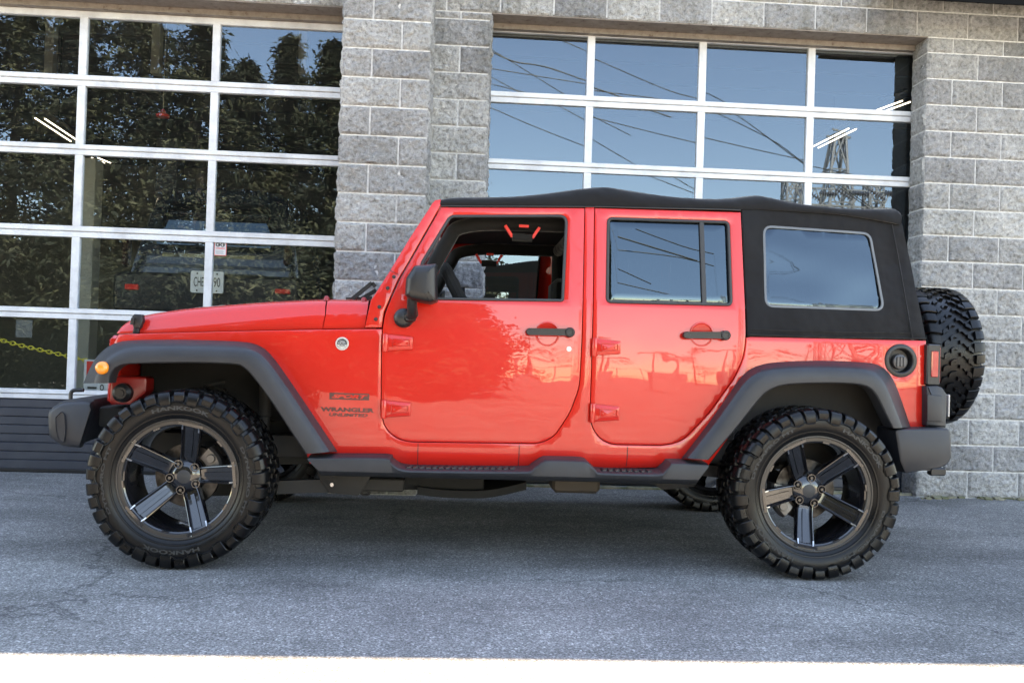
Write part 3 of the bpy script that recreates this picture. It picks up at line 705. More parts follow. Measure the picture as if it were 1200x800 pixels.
# seams (thin dark lines of the sill and the cowl)
for ab in (((490, 519), (490, 544)), ((608.6, 521), (608.6, 545)), ((735.5, 523), (735.5, 546))):
  def f(mb, ab=ab):
    for a_, b_ in (ab,):
        p, q = body(*a_, -.0008), body(*b_, -.0008); m = (p.z + q.z) / 2
        r_ = []
        for z in (p.z, .53, q.z): r_.append([(p.x - .0016, yb(p.x, z) - .0009, z), (p.x + .0016, yb(p.x, z) - .0009, z)])
        mb.loft(r_, closed=False)
  both(f, 'sill_seam', BLACKP)
# dark inner tub
def xz(px, py, off=0): q = body(px, py, off); return q.x, q.z
mb = MB(); xcow = body(440, 400).x
mb.box(xcow - .05, xr - .04, 4.22, 2 * CY - 4.22, .50, .53)
mb.box(xcow - .04, xcow - .01, 4.25, 2 * CY - 4.25, .52, 1.20)
mb.box(xcow, xr - .05, 4.175, 4.19, .52, 1.20); mb.box(xcow, xr - .05, 2 * CY - 4.19, 2 * CY - 4.175, .52, 1.20)
mb.build('floor_pan', UNDER, car)
# doors
W1 = [(527, 252), (665.8, 251.5), (660.8, 353.5), (478, 351), (494, 306)]
W2 = [(711.5, 254.5), (855, 259), (858.5, 358.6), (710, 355)]
S = .0034
def wpath(pts, rads): return rnd(bp(pts, 0), rads, 6)
w1 = wpath(W1, [.045, .045, .02, .012, 0]); w2 = wpath(W2, .030)
def dpath(pts): return inset(ccw(dens(soft(bp(pts)), .03)), S)
doors = []
for i, (dp, wp) in enumerate(((door1, w1), (door2, w2))):
    def f(mb, dp=dp, wp=wp):
        sheet(mb, dpath(dp), [wp], lambda x, z: yb(x, z) - .001, .022, .0035, .04)
    o = both(f, 'door', RED, angle=30); doors.append(o)
    # pressed lip round the window (painted), rubber seal
    def f(mb, wp=wp):
        w_ = ccw(dens(wp, .02)); rings = []
        for d, dy in ((-.001, .004), (.0005, -.004), (.003, -.0062), (.009, -.0066), (.0125, -.004), (.0135, .012)):
            rings.append([(x, yb(x, z) + dy, z) for x, z in inset(w_, d)])
        mb.loft(rings)
    both(f, 'window_seal', RUBBER, parent=o)
    def f(mb, wp=wp, i=i):
        g0 = inset(ccw(dens(wp, .03)), .010); sheet(mb, g0, [], lambda x, z: yb(x, z) + .010, .003, .0005, .08)
    if i == 1:
        both(f, 'window_glass', TINT, parent=o)
        def f(mb):
            p, q = body(822, 258.5), body(825.5, 358)
            r_ = []
            for t in (0, .5, 1):
                c_ = p.lerp(q, t); y = yb(c_.x, c_.z); r_.append([(c_.x - .0115, y + .009, c_.z), (c_.x - .0105, y - .004, c_.z), (c_.x + .0105, y - .004, c_.z), (c_.x + .0115, y + .009, c_.z)])
            mb.loft(r_, closed=False)
        both(f, 'window_divider', RUBBER, parent=o)
    # inner trim panel
    def f(mb, dp=dp):
        q = [p for p in dpath(dp) if p[1] < 1.22]; xs = [p[0] for p in q]; zs = [p[1] for p in q]
        mb.rbox(min(xs) + .03, max(xs) - .03, 4.135, 4.17, min(zs) + .03, 1.235, .008)
    both(f, 'trim_panel', TRIM, parent=o)
# hinges
def hinge(px0, py0, px1, py1):
    def f(mb):
        a_, b_ = body(px0, py0, -.02), body(px1, py1, -.02); x0, x1, z1, z0 = a_.x, b_.x, a_.z, b_.z; H = z1 - z0; W_ = x1 - x0; y = yb(x0, (z0 + z1) / 2)
        mb.lathe([(z0, .001), (z0, .0115), (z0 + .004, .013), (z1 - .004, .013), (z1, .0115), (z1, .001)], (x0 + .012, y - .015, 0), 'Z', 16)
        poly = rnd([(x0 + .018, z0 + .05 * H), (x1, z0 + .17 * H), (x1, z1 - .12 * H), (x0 + .018, z1 - .02 * H)], .006, 3)
        mb.prism(poly, y - .017, y + .004, .005)
        rim_ = rnd([(x0 + .045, z0 + .30 * H), (x1 - .012, z0 + .35 * H), (x1 - .012, z1 - .28 * H), (x0 + .045, z1 - .24 * H)], .003, 2)
        a1 = ccw(rim_); mb.loft([[(x, y - .0172, z) for x, z in a1], [(x, y - .0215, z) for x, z in inset(a1, .0012)], [(x, y - .0215, z) for x, z in inset(a1, .0028)], [(x, y - .0172, z) for x, z in inset(a1, .004)]])
        for cx in (x0 + .062, x1 - .026): mb.lathe([(y - .017, .0055), (y - .0205, .005), (y - .0205, .0022), (y - .0185, .002), (y - .0185, .0001)], (cx, 0, (z0 + z1) / 2), 'Y', 12)
    return f
for i, (h, k) in enumerate((((449, 391, 483, 413), 0), ((447, 468.5, 481, 491), 0), ((694.3, 396, 727.5, 418.3), 1), ((692.3, 472.6, 726, 496), 1))): both(hinge(*h), 'hinge', RED, parent=doors[k])
# handles with their round cups
def handle(x0, x1, yc, dx, dy, lx, ly, cxp, cyp):
    def f1(mb):      # grip
        a_, b_, l_ = body(x0, yc), body(x1, ly), body(lx, ly); y = yb(a_.x, a_.z)
        p = [(a_.x + .014, y - .006, a_.z), (a_.x + .014, y - .030, a_.z), (a_.x + .03, y - .040, a_.z), (l_.x - .03, y - .042, (a_.z + l_.z) / 2), (l_.x, y - .040, l_.z)]
        mb.obox(((a_.x + l_.x) / 2 + .004, y - .034, (a_.z + l_.z) / 2), ((l_.x - a_.x) / 2 - .01, 0, (l_.z - a_.z) / 2), (0, .009, 0), (0, 0, .0130))
        c = []; n_ = 14
        mb.lathe([(0, .0001), (0, .0155), (.004, .0175), (.03, .0175), (.036, .016)], (a_.x + .017, y - .044, a_.z), 'Y', 20)
        mb.lathe([(.004, .0001), (.004, .013), (.0, .0145), (0, .019), (.005, .0235), (.05, .0235)], (l_.x, y - .050, l_.z), 'Y', 28)
        for s_ in (1, -1):
            mb.bar((a_.x + .018, y - .043, a_.z + s_ * .0135), (l_.x - .012, y - .043, l_.z + s_ * .0135), .008, .006)
    def f2(mb):
        c_ = body(cxp, cyp); y = yb(c_.x, c_.z)
        mb.lathe([(-.002, .060), (-.0035, .057), (-.0035, .054), (-.001, .051), (.0005, .048), (.0008, .0001)][::1], (c_.x, y - .0016, c_.z), 'Y', 36)
    return f1, f2
for i, args in enumerate(((616, 673, 388.5, 0, 0, 666.7, 389.5, 641.5, 391), (798.6, 854, 392.5, 0, 0, 847.5, 393, 822, 391.5))):
    f1, f2 = handle(*args); both(f2, 'handle_cup', RED, parent=doors[i]); both(f1, 'door_handle', BLACKP, parent=doors[i], angle=45)
def f(mb):
    c_ = body(666.7, 408.8); mb.lathe([(-.002, .0001), (-.002, .010), (.001, .0125), (.004, .013)], (c_.x, yb(c_.x, c_.z) - .003, c_.z), 'Y', 20)
both(f, 'key_lock', mat('lock_cover', (.75, .72, .72), .3, coat=1), parent=doors[0], near_only=True)
# mirrors
def f(mb):
    c_ = at(472.6, 372.4, 4.06); r = 11.5 * 4.06 / 1000
    y0 = yb(c_.x, c_.z)
    mb.lathe([(y0 + .01, r * 1.0), (y0 - .03, r * 1.0), (y0 - .045, r * .92), (y0 - .055, r * .6), (y0 - .057, .0001)], (c_.x, 0, c_.z), 'Y', 28)
    mb.tube([(c_.x + .02, y0 - .03, c_.z + .005), (c_.x + .045, y0 - .07, c_.z + .02), (c_.x + .042, y0 - .10, c_.z + .06), (c_.x + .045, y0 - .12, c_.z + .10)], [.030, .028, .024, .026], 12)
    mb.rbox(c_.x + .005, c_.x + .06, y0 - .07, y0 - .02, c_.z - .02, c_.z + .028, .012)
marm = both(f, 'mirror_arm', BLACKP, parent=doors[0], angle=50)
HD = at(492, 331, 3.93)
def f(mb):
    YM = 3.93
    def q(px, py): p = at(px, py, YM); return p.x, p.z
    o = rnd([q(485, 310.5), q(511.6, 308), q(512, 352.5), (q(504, 355.5)), q(482, 351.5), q(474, 346), q(475.5, 325)], [.02, .006, .006, .01, .02, .018, .02], 5)
    o = ccw(dens(o, .015)); xm = max(p[0] for p in o)
    rings = []
    for d, y in ((.030, YM - .012), (.016, YM - .006), (.006, YM + .008), (0, YM + .03), (0, YM + .13), (.006, YM + .17), (.02, YM + .185), (.04, YM + .188)):
        rr = inset(o, d) if d < .02 else [(cxx + (x - cxx) * (1 - d * 3.2 / .2), czz + (z - czz) * (1 - d * 3.2 / .2)) for cxx, czz in [(HD.x, HD.z)] for x, z in o]
        rings.append([(min(x, xm), y, z) for x, z in rr])
    mb.loft(rings, cap=True)
both(f, 'mirror', BLACKP, parent=doors[0], angle=50)
# windscreen frame with the bolted lower hinge plate
AP = [(427.5, 383.6), (434.5, 352), (457, 317), (480, 279), (502, 245.5), (506, 238.5), (510, 234.5), (516.6, 233.4), (516.3, 241), (494, 280), (467, 327.5), (450.0, 365.5), (447.3, 383.6)]
def f(mb): sheet(mb, bp(AP), [], lambda x, z: yb(x, z) - .003, .05, .006, .03)
pil = MB()
for side in (0, 1):
    t_ = MB(); f(t_)
    if side: t_.v = [Vector((p.x, 2 * CY - p.y, p.z)) for p in t_.v]
    pil.add(t_.v, t_.f)
hx, hz = xz(511, 238); bx, bz = xz(441, 350)
pil.bar((hx + .03, yb(hx, hz) + .02, hz - .028), (hx + .03, 2 * CY - yb(hx, hz) - .02, hz - .028), .06, .04)
pil.bar((bx + .01, 4.2, bz - .02), (bx + .01, 2 * CY - 4.2, bz - .02), .06, .07)
wf = pil.build('windscreen_frame', RED, car)
m_ = MB(); m_.add([(bx + .01, 4.17, bz), (bx + .01, 2 * CY - 4.17, bz), (hx, 2 * CY - 4.22, hz - .03), (hx, 4.22, hz - .03)], [(0, 1, 2, 3)]); m_.build('windscreen', CLEAR, wf)
for (px, py) in ((461.7, 324.5), (454.3, 337.6), (444.6, 359.6), (440.4, 374)):
    m_ = MB(); c_ = body(px, py); y = yb(c_.x, c_.z) - .003; m_.lathe([(y - .005, .0001), (y - .005, .005), (y - .003, .0085), (y, .0095)], (c_.x, 0, c_.z), 'Y', 12); m_.build('bolt', BLACKP, wf)
def f(mb):
    p, q = body(427.5, 384.4, -.003), body(457, 316.5, -.003); r_, s_ = body(457.0, 317, -.0035), body(467.4, 322, -.0035)
    mb.bar((r_.x, r_.y, r_.z), (s_.x, s_.y, s_.z), .0016, .0025)
both(f, 'frame_seam', BLACKP)
# hood and cowl
def yh(X):
    t = max(0, min(1.2, (-.62 - X) / 1.15)); return 4.14 + .20 * t + .02 * t * t
def hood_pt(px, py):
    Y = 4.2
    for _ in range(6):
        p = at(px, py, Y); Y = yh(p.x)
    return at(px, py, Y)
HT = [(137, 389.5), (138.5, 383.5), (143, 378), (152, 372.5), (169, 367.5), (200, 362.5), (236, 358.6), (300, 353.5), (350, 351), (381, 349.8)]
HC = [(137, 390), (138.3, 388.5), (142, 387.5), (152, 387), (172, 386), (200, 383.7), (236, 380.5), (300, 374.5), (350, 370), (381, 367.5)]
HB = [(137, 391), (138, 390.9), (142, 390.8), (152, 390.4), (172, 390), (200, 389.2), (236, 388.3), (300, 386.8), (350, 385.6), (377.5, 385)]
def hood_section(i_top, i_cr, i_bot, front=0):
    a_, c_, b_ = hood_pt(*i_top), hood_pt(*i_cr), hood_pt(*i_bot); x = a_.x; y = yh(x); zt_, zc_, zb2 = a_.z, c_.z, b_.z; h = zt_ - zc_
    near = [(b_.x, y, zb2), (c_.x, y - .001, zc_ - .004), (c_.x, y + .001, zc_), (x, y + .012, zc_ + h * .45), (x, y + .028, zc_ + h * .80), (x, y + .05, zt_ - h * .04), (x, y + .085, zt_), (x, y + .20, zt_ + .006), (x, y + .35, zt_ + .022), (x, CY - .2, zt_ + .030), (x, CY, zt_ + .034)]
    return near + [(p[0], 2 * CY - p[1], p[2]) for p in near[-2::-1]]
def spl(a_, n=3): return smoothline(a_, n)
T_, C2, B_ = spl(HT), spl(HC), spl(HB)
m_ = MB(); m_.loft([hood_section(t, c, b) for t, c, b in zip(T_, C2, B_)], closed=False)
hood = m_.build('hood', RED, car, angle=50)
CT = [(382.5, 349.8), (400, 350), (431, 351.0)]; CC = [(382.0, 367.4), (400, 366.6), (430, 366)]; CB = [(378.5, 385), (400, 384.6), (427.0, 384.2)]
m_ = MB(); m_.loft([hood_section(t, c, b) for t, c, b in zip(CT, CC, CB)], closed=False); m_.build('cowl', RED, car, angle=50)
# dark gap plate under the hood line, then the shoulder between the hood side and the body side
m_ = MB()
for side in (0, 1):
    r1, r2, r3 = [], [], []
    for px in range(140, 446, 12):
        p = body(px, 391.5 - (px - 139) * .0205 if px < 380 else 385.4); Yh = yh(p.x) + .01; q = hood_pt(px, 386); s_ = (lambda y: 2 * CY - y) if side else (lambda y: y)
        r1.append((p.x, s_(yb(p.x, p.z) + .003), p.z - .001)); r2.append((p.x, s_(Yh), p.z - .001)); r3.append((p.x, s_(Yh), p.z + .03))
    m_.loft([r1, r2, r3], closed=False)
m_.build('fender_top', RED, car)
# hood latch
m_ = MB(); c_ = hood_pt(161, 383); YL = c_.y - .012
def hp(px, py): p = at(px, py, YL); return p.x, p.z
m_.prism(rnd([hp(155.5, 371), hp(158, 368), hp(167.5, 368.5), hp(168.5, 376), hp(165, 385), hp(157, 384)], .006, 3), YL - .012, YL + .02, .004)
m_.prism(rnd([hp(157, 383), hp(164, 384.5), hp(162, 392), hp(155.5, 391)], .004, 3), YL - .006, YL + .02, .003)
m_.prism(rnd([hp(152.7, 390), hp(165.5, 391), hp(165.5, 397.5), hp(153, 397.5)], .008, 3), YL - .016, YL + .02, .004)
m_.prism(rnd([hp(155.5, 372), hp(154, 380), hp(158, 381), hp(159, 373)], .003, 2), YL - .022, YL, .003)
m_.build('hood_latch', BLACKP, hood)
for px, py in ((380.8, 349.3), (425, 351)):
    m_ = MB(); c_ = hood_pt(px, py); m_.lathe([(c_.z - .01, .016), (c_.z + .006, .014), (c_.z + .014, .008), (c_.z + .015, .0001)], (c_.x, c_.y + .05, 0), 'Z', 12); m_.build('bump_stop', REDIN, hood)
# wiper arm in front of the screen
m_ = MB(); a_ = at(412, 351, 4.45); b_ = at(436, 331.5, 4.45); c_ = at(440, 336, 4.45)
m_.bar(a_, b_, .018, .02); m_.bar(b_, c_, .018, .02); m_.bar(at(424, 350, 4.5), at(441, 340, 4.5), .02, .02); m_.bar(at(406, 352, 4.5), at(436, 351, 4.5), .03, .03); m_.build('wiper', BLACKP, car)
# flares
def flare(mb, OUT, IN, y_out, y_face, ends=True):
    n = 44
    o3 = resample([body(x, y, .0) for x, y in smoothline(OUT, 6)], n); i3 = resample([at(x, y, y_face) for x, y in smoothline(IN, 6)], n)
    o3b = resample([at(x, y, y_face) for x, y in smoothline(OUT, 6)], n)
    rings = []
    for k in range(n):
        a_, b_, c_ = o3[k], i3[k], o3b[k]
        ya = yb(a_.x, a_.z) + .012; d = (b_ - c_)
        def pt(t, y): q = c_ + d * t; return Vector((q.x, y, q.z))
        # keep the outer edge on its own traced line, at its own depth
        A = Vector((a_.x, ya, a_.z)); A1 = Vector((a_.x, ya - .016, a_.z))
        w_ = min(1, max(0, (ya - y_face)))
        q1 = A1.lerp(pt(.30, y_face + .022), .85); 
        rings.append([A, A1, A1.lerp(pt(.27, y_face + .028), .5) + Vector((0, -.004, 0)), pt(.27, y_face + .026), pt(.36, y_face + .012), pt(.5, y_face + .004), pt(.8, y_face), pt(.95, y_face + .001), pt(1.0, y_face + .006), pt(1.01, y_face + .02), pt(.97, y_face + .10)])
    mb.loft(rings, closed=False)
    for r_ in (rings[0], rings[-1]): mb.add(r_, [tuple(range(len(r_)))])
def f(mb): flare(mb, RF_OUT, RF_IN, 0, 3.965)
both(f, 'rear_flare', FLARE, angle=28)
def f(mb): flare(mb, FF_OUT, FF_IN, 0, 3.965)
ff = both(f, 'front_flare', FLARE, angle=28)
def f(mb):
    c_ = at(119.2, 431, 3.96); mb.lathe([(3.944, .0001), (3.946, .016), (3.951, .025), (3.957, .029), (3.975, .030)], (c_.x, 0, c_.z), 'Y', 28)
both(f, 'turn_signal', ORANGE, parent=ff)
# wheel wells
def f(mb):
    for pts, y1 in ((WELL_F, 4.60), (WELL_R, 4.55)):
        q = [Vector((x, 0, z)) for x, z in bp(pts)]; q = resample(q, 30)
        mb.loft([[(p.x, yb(p.x, p.z) + .006, p.z) for p in q], [(p.x, 4.30, p.z + .02) for p in q], [(p.x, y1, p.z + .02) for p in q]], closed=False)
        zs = min(p.z for p in q)
        mb.add([(p.x, y1, p.z + .02) for p in q], [tuple(range(len(q)))])
both(f, 'wheel_liner', UNDER)
# running board
def f(mb):
    TOPL = [(360.5, 537.5), (449, 538), (456, 541.5), (463, 547), (472, 551), (500, 552.3), (612, 553.3), (622, 551.5), (632, 545), (637, 541.2), (645, 540.6), (684, 541.5), (690, 544.5), (698, 551), (706, 554.8), (770, 556.3), (779, 553), (786, 546.5), (790, 543.7), (830.5, 545.5)]
    YS = 3.975
    top_ = [at(x, y, YS) for x, y in TOPL]; n = 90; top_ = resample([Vector(p) for p in smoothline(top_, 4)], n)
    zbt = lambda x: at(600, 558.5, YS).z + (x - at(600, 558.5, YS).x) * 0
    zA = at(600, 558.5, YS).z; rings = []
    x0, x1 = top_[0].x, top_[-1].x
    for p in top_:
        e = max(0, 1 - (p.x - x0) / .10); e2 = max(0, 1 - (x1 - p.x) / .09)
        zb2 = zA + (p.z - zA) * .0
        rings.append([(p.x, 4.13, p.z + .012), (p.x, 4.02, p.z + .010), (p.x, YS + .012, p.z + .006), (p.x, YS + .003, p.z + .002), (p.x, YS, p.z - .005), (p.x + .00, YS + .004, zb2 + .006), (p.x, YS + .012, zb2 - .002), (p.x, YS + .05, zb2 - .022), (p.x, 4.13, zb2 - .03)])
    # cut the ends slanting like the photographed board
    for k, p in enumerate(top_):
        for j in (5, 6, 7, 8):
            q = rings[k][j]; dx = 0
            dl = (p.x - x0); dr = (x1 - p.x)
            xx = q[0] + (.052 * max(0, 1 - dl / .5)) - (.045 * max(0, 1 - dr / .5)); rings[k][j] = (xx, q[1], q[2])
    mb.loft(rings, closed=True, cap=True)
    # tread ribs in the two steps
    for xa, xb in ((478, 612), (708, 770)):
        n_ = int((xb - xa) / 7.6)
        for k in range(n_):
            a_ = at(xa + 7.6 * k, 552, 4.0); a2 = a_.x
            zt_ = min((p for p in top_), key=lambda p: abs(p.x - a2)).z + .010
            for j in range(2): mb.obox((a2 + .008 * j, 4.02 + j * .04, zt_ + .002), (.010, .004, 0), (-.004, .012, 0), (0, 0, .003))
both(f, 'running_board', FLARE, angle=30)
# soft top -------------------------------------------------
def ys(X, Z): return yb(X, Z) + .004
RT = [(515.5, 233.5), (530, 231), (560, 230.4), (602, 229.6), (640, 226), (680, 220.6), (704, 218.6), (720, 219.6), (760, 226), (800, 230.8), (840, 232.3), (862, 231.3), (888, 228.4), (905, 231), (942, 238.4), (980, 242.3), (1016, 244.4), (1044, 243.6), (1052, 244.8), (1055.5, 248)]
RB = [(516.5, 241), (530, 241), (560, 241), (602, 241.2), (640, 241.4), (680, 241.6), (704, 241.8), (720, 242), (760, 243.4), (800, 244.4), (840, 245), (862, 245.6), (888, 245), (905, 246), (942, 248.4), (980, 251), (1016, 256), (1044, 261), (1052, 262.6), (1056.5, 262.5)]
YT = 4.175
def roof_section(t, b):
    a_, c_ = at(*t, YT + .01), at(*b, YT); x = a_.x; h = a_.z - c_.z; dr = min(.02, max(0, (x - 1.7)) * .05)
    near = [(x, YT + .02, c_.z + .003), (x, YT + .002, c_.z), (x, YT - .003, c_.z + h * .25), (x, YT, c_.z + h * .6), (x, YT + .012, c_.z + h * .88), (x, YT + .032, a_.z), (x, YT + .09, a_.z + .010), (x, YT + .25, a_.z + .022), (x, YT + .48, a_.z + .030), (x, CY, a_.z + .033)]
    return near + [(p[0], 2 * CY - p[1], p[2]) for p in near[-2::-1]]
m_ = MB(); m_.loft([roof_section(t, b) for t, b in zip(smoothline(RT, 3), smoothline(RB, 3))], closed=False)
q = roof_section(RT[-1], RB[-1]); q0 = roof_section(RT[0], RB[0]); m_.add(q, [tuple(range(len(q)))]); m_.add(q0, [tuple(range(len(q0)))])
# inner headliner surface, a little lower
softtop = m_.build('soft_top', TOP, car, angle=40)
m_ = MB(); m_.add([(at(520, 241, YT).x, 4.20, at(520, 241, YT).z - .005), (at(1050, 262, YT).x, 4.20, at(1050, 262, YT).z), (at(1050, 262, YT).x, 2 * CY - 4.20, at(1050, 262, YT).z), (at(520, 241, YT).x, 2 * CY - 4.20, at(520, 241, YT).z - .005)], [(0, 1, 2, 3)])
m_.build('headliner', LINER, car)
SP = [(869.5, 244.5), (905, 244.6), (942, 246.4), (999, 251), (1050, 259.5), (1057.5, 262.5), (1066, 300), (1077, 355), (1085.8, 397.6), (980, 396.2), (876.6, 393.6), (873, 320)]
QW = [(895, 264.3), (1020.3, 273), (1036.8, 364), (897.6, 359)]
qw = rnd(bp(QW), [.045, .05, .045, .045], 7)
def fold(x, z): return ys(x, z) + .007 * noise.noise(Vector((x * 5, z * 2.5, 2))) + .0035 * noise.noise(Vector((x * 17, z * 9, 5)))
SPo = bp(SP)
def f(mb): sheet(mb, SPo, [qw], fold, .01, .003, .035)
sp_o = both(f, 'side_panel', TOP, parent=softtop, angle=40)
def f(mb):
    g0 = ccw(dens(qw, .03)); sheet(mb, inset(g0, .004), [], lambda x, z: ys(x, z) + .006 + .006 * noise.noise(Vector((x * 3, z * 5, 9))), .002, .0005, .04)
both(f, 'quarter_window', VINYL, parent=softtop)
WELD = mat('welded_vinyl_edge', (.085, .09, .095), .35, coat=.4); 
def f(mb):
    g0 = ccw(dens(qw, .02)); mb.loft([[(x, fold(x, z) + dy, z) for x, z in inset(g0, d)] for d, dy in ((-.0035, .001), (-.003, -.0012), (.003, -.0014), (.008, -.001), (.009, .006))])
both(f, 'window_border', WELD, parent=softtop)
# rear of the soft top with its window
rt_, rb2 = body(1056.5, 262), body(1085.6, 397.6)
m_ = MB(); A_ = [(rt_.x - .003, rt_.y + .008, rt_.z), (rt_.x - .003, 2 * CY - rt_.y - .008, rt_.z), (rb2.x - .003, 2 * CY - rb2.y - .008, rb2.z), (rb2.x - .003, rb2.y + .008, rb2.z)]
m_.add(A_, [(0, 1, 2, 3)]); m_.build('rear_curtain', TOP, softtop)
# rain gutter line above the doors
def f(mb):
    pts = []
    for x, y in ((517, 241.6), (560, 241.8), (640, 242), (704, 242.4), (760, 243.8), (840, 245.4), (868, 246.4)): q = at(x, y, YT - .004); pts.append(q)
    mb.tube(pts, .0035, 6)
both(f, 'rain_gutter', BLACKP)
def f(mb):   # hem where the side panel meets the tub
    pts = [body(x, y, -.004) for x, y in ((877, 392), (930, 393.6), (1000, 395.4), (1085, 396.6))]; mb.tube(pts, .004, 6)
both(f, 'hem', TOP, parent=softtop)
def f(mb):
    pts = [body(x, y, -.006) for x, y in ((1045, 263), (1052, 300), (1060, 345), (1069, 396))]; mb.tube(pts, .0035, 6)
    pts = [body(x, y, -.006) for x, y in ((880, 385.5), (930, 387.5), (1000, 389), (1067, 390))]; mb.tube(pts, .0025, 6)
both(f, 'stitched_seam', TOP, parent=softtop)
# fuel filler
fc = body(1055.2, 422.5); yq = yb(fc.x, fc.z)
m_ = MB(); m_.lathe([(yq - .001, .083), (yq - .006, .081), (yq - .009, .076), (yq - .009, .064), (yq - .006, .060), (yq + .03, .054), (yq + .034, .0001)], (fc.x, 0, fc.z), 'Y', 48)
fo = m_.build('fuel_filler', BLACKP, car)
m_ = MB(); m_.lathe([(yq + .005, .0001), (yq + .005, .030), (yq + .008, .036), (yq + .03, .038)], (fc.x + .004, 0, fc.z - .005), 'Y', 24)
for s_ in (-.016, .0, .016): m_.rbox(fc.x + s_ - .002, fc.x + s_ + .010, yq - .006, yq + .006, fc.z - .029, fc.z + .019, .002)
m_.build('cap', mat('fuel_cap', (.06, .06, .065), .3), fo)
# tail light and bumper blocks
def f(mb):
    a_, b_ = at(1085.5, 451, 4.09), at(1102.5, 403.5, 4.09); mb.rbox(a_.x, b_.x, 4.085, 4.24, a_.z, b_.z, .007)
tl = both(f, 'tail_light', BLACKP)
def f(mb):
    a_, b_ = at(1091.5, 441.5, 4.08), at(1100.4, 411.5, 4.08); mb.rbox(a_.x, b_.x, 4.078, 4.09, a_.z, b_.z, .004)
    a_, b_ = at(1088, 448, 4.09), at(1103.5, 406, 4.09); mb.rbox(b_.x - .012, b_.x + .004, 4.10, 4.23, a_.z, b_.z, .004)
both(f, 'lens', REDLENS, parent=tl)
def f(mb):
    def q(px, py): p = at(px, py, 4.07); return p.x, p.z
    o = rnd([q(1085.5, 499), q(1108.5, 501), q(1109.5, 462), q(1104, 454), q(1098, 451.8), q(1085.5, 452.5)], [.004, .006, .01, .01, .01, .004], 4)
    mb.prism(o, 4.065, 4.30, .008)
    o = rnd([q(1085.5, 493), q(1103, 494), q(1103.5, 463), q(1085.5, 462)], .006, 3); mb.prism(o, 4.060, 4.08, .004)
both(f, 'bumper_cap', FLARE)
# rear bumper
m_ = MB()
def q(px, py, Y=3.98): p = at(px, py, Y); return (p.x, p.z)
E = [q(1050, 505), q(1054, 503), q(1113, 502.2), q(1115.8, 508), q(1116.6, 536), q(1112, 544), q(1104, 548.3), q(1062, 555), q(1056, 541)]
E = rnd(E, [.01, .01, .012, .01, .012, .012, .01, .012, .006], 4); E = ccw(E); xm = max(p[0] for p in E)
cxx = sum(p[0] for p in E) / len(E); czz = sum(p[1] for p in E) / len(E)
def sc(k, dx=0): return [(cxx + (x - cxx) * k + dx, czz + (z - czz) * k) for x, z in E]
R1 = [(sc(.93), 3.985), (sc(.985), 3.99), (sc(1), 4.003), (sc(1), 4.16)]
xi = xr + .01
def shift(pts): return [(max(x, xi) + .03 if x < xi else x + .03, z) for x, z in pts]
rings = [[(x, y, z) for x, z in p] for p, y in R1] + [[(x + .0, 4.20, z) for x, z in E], [(max(x, xi), 4.26, z) for x, z in sc(1, .03)]]
rings += [[(p[0], 2 * CY - p[1], p[2]) for p in r_] for r_ in rings[::-1]]
m_.loft(rings, cap=True); rbp = m_.build('rear_bumper', FLARE, car, angle=35)
m_ = MB(); a_ = at(1088, 552, 4.35); b_ = at(1107, 556, 4.35); m_.rbox(a_.x, b_.x, 4.33, 4.37, b_.z - .004, a_.z + .02, .008); m_.bar((a_.x - .1, 4.35, a_.z + .02), (a_.x + .03, 4.35, a_.z + .02), .03); m_.build('recovery_hook', BLACKP, rbp)
m_ = MB(); a_ = at(1108.6, 488, 4.12); b_ = at(1111, 462, 4.12); m_.rbox(a_.x, b_.x, 4.10, 4.16, a_.z, b_.z, .003); m_.build('reflector', mat('clear_reflector', (.6, .6, .58), .15, coat=1), rbp)
# front bumper
m_ = MB()
def bsec(y, sh, k):
    P_ = [(109.2, 476.5), (107.5, 470.5), (96, 469.5), (74, 471), (66, 474.5), (57.5, 480.5), (56, 486), (56, 500), (57.5, 511), (64, 516.5), (72.5, 522), (84, 524), (94, 524.5), (97, 515), (103, 496)]
    o = []
    for x, z in P_:
        p = at(x, z, 4.14); o.append([p.x, p.z])
    cx_ = sum(p[0] for p in o) / len(o); cz_ = sum(p[1] for p in o) / len(o)
    return [(cx_ + (x - cx_) * k + sh, y, cz_ + (z - cz_) * k) for x, z in o]
rr_ = [bsec(4.115, .015, .86), bsec(4.125, .005, .95), bsec(4.145, 0, 1.0), bsec(4.22, -.02, 1.0), bsec(4.30, -.06, .99), bsec(4.5, -.085, .98), bsec(CY, -.10, .98)]
# dent the face of the end cap (fog light scoop)
rr_ = rr_ + [[(p[0], 2 * CY - p[1], p[2]) for p in r_] for r_ in rr_[-2::-1]]
m_.loft(rr_, cap=True); fbp = m_.build('front_bumper', FLARE, car, angle=50)
m_ = MB(); o = ccw(rnd([(p.x, p.z) for p in (at(64, 489, 4.1), at(71.5, 481.5, 4.1), at(74.5, 487, 4.1), at(75.5, 507, 4.1), at(73.5, 519.5, 4.1), at(67.5, 515, 4.1), at(64.5, 504, 4.1))], .012, 4))
m_.loft([[(x, 4.112, z) for x, z in inset(o, -.002)], [(x, 4.108, z) for x, z in o], [(x, 4.125, z) for x, z in inset(o, .008)], [(x, 4.140, z) for x, z in inset(o, .012)]], cap=True)
m_.build('fog_light_scoop', FLARE, fbp)
m_ = MB(); h_ = [at(x, y, 4.45) for x, y in ((83, 470), (83, 461), (86, 457.5), (92, 457), (98, 457))]; m_.tube(smoothline(h_, 4), .010, 8); m_.build('tow_hook', BLACKP, fbp)
m_ = MB(); a_, b_ = at(110, 478, 4.2), at(137, 465, 4.2)
m_.rbox(a_.x - .02, b_.x + .3, 4.30, 2 * CY - 4.30, a_.z - .10, a_.z - .0, .01); m_.build('bumper_beam', UNDER, fbp)
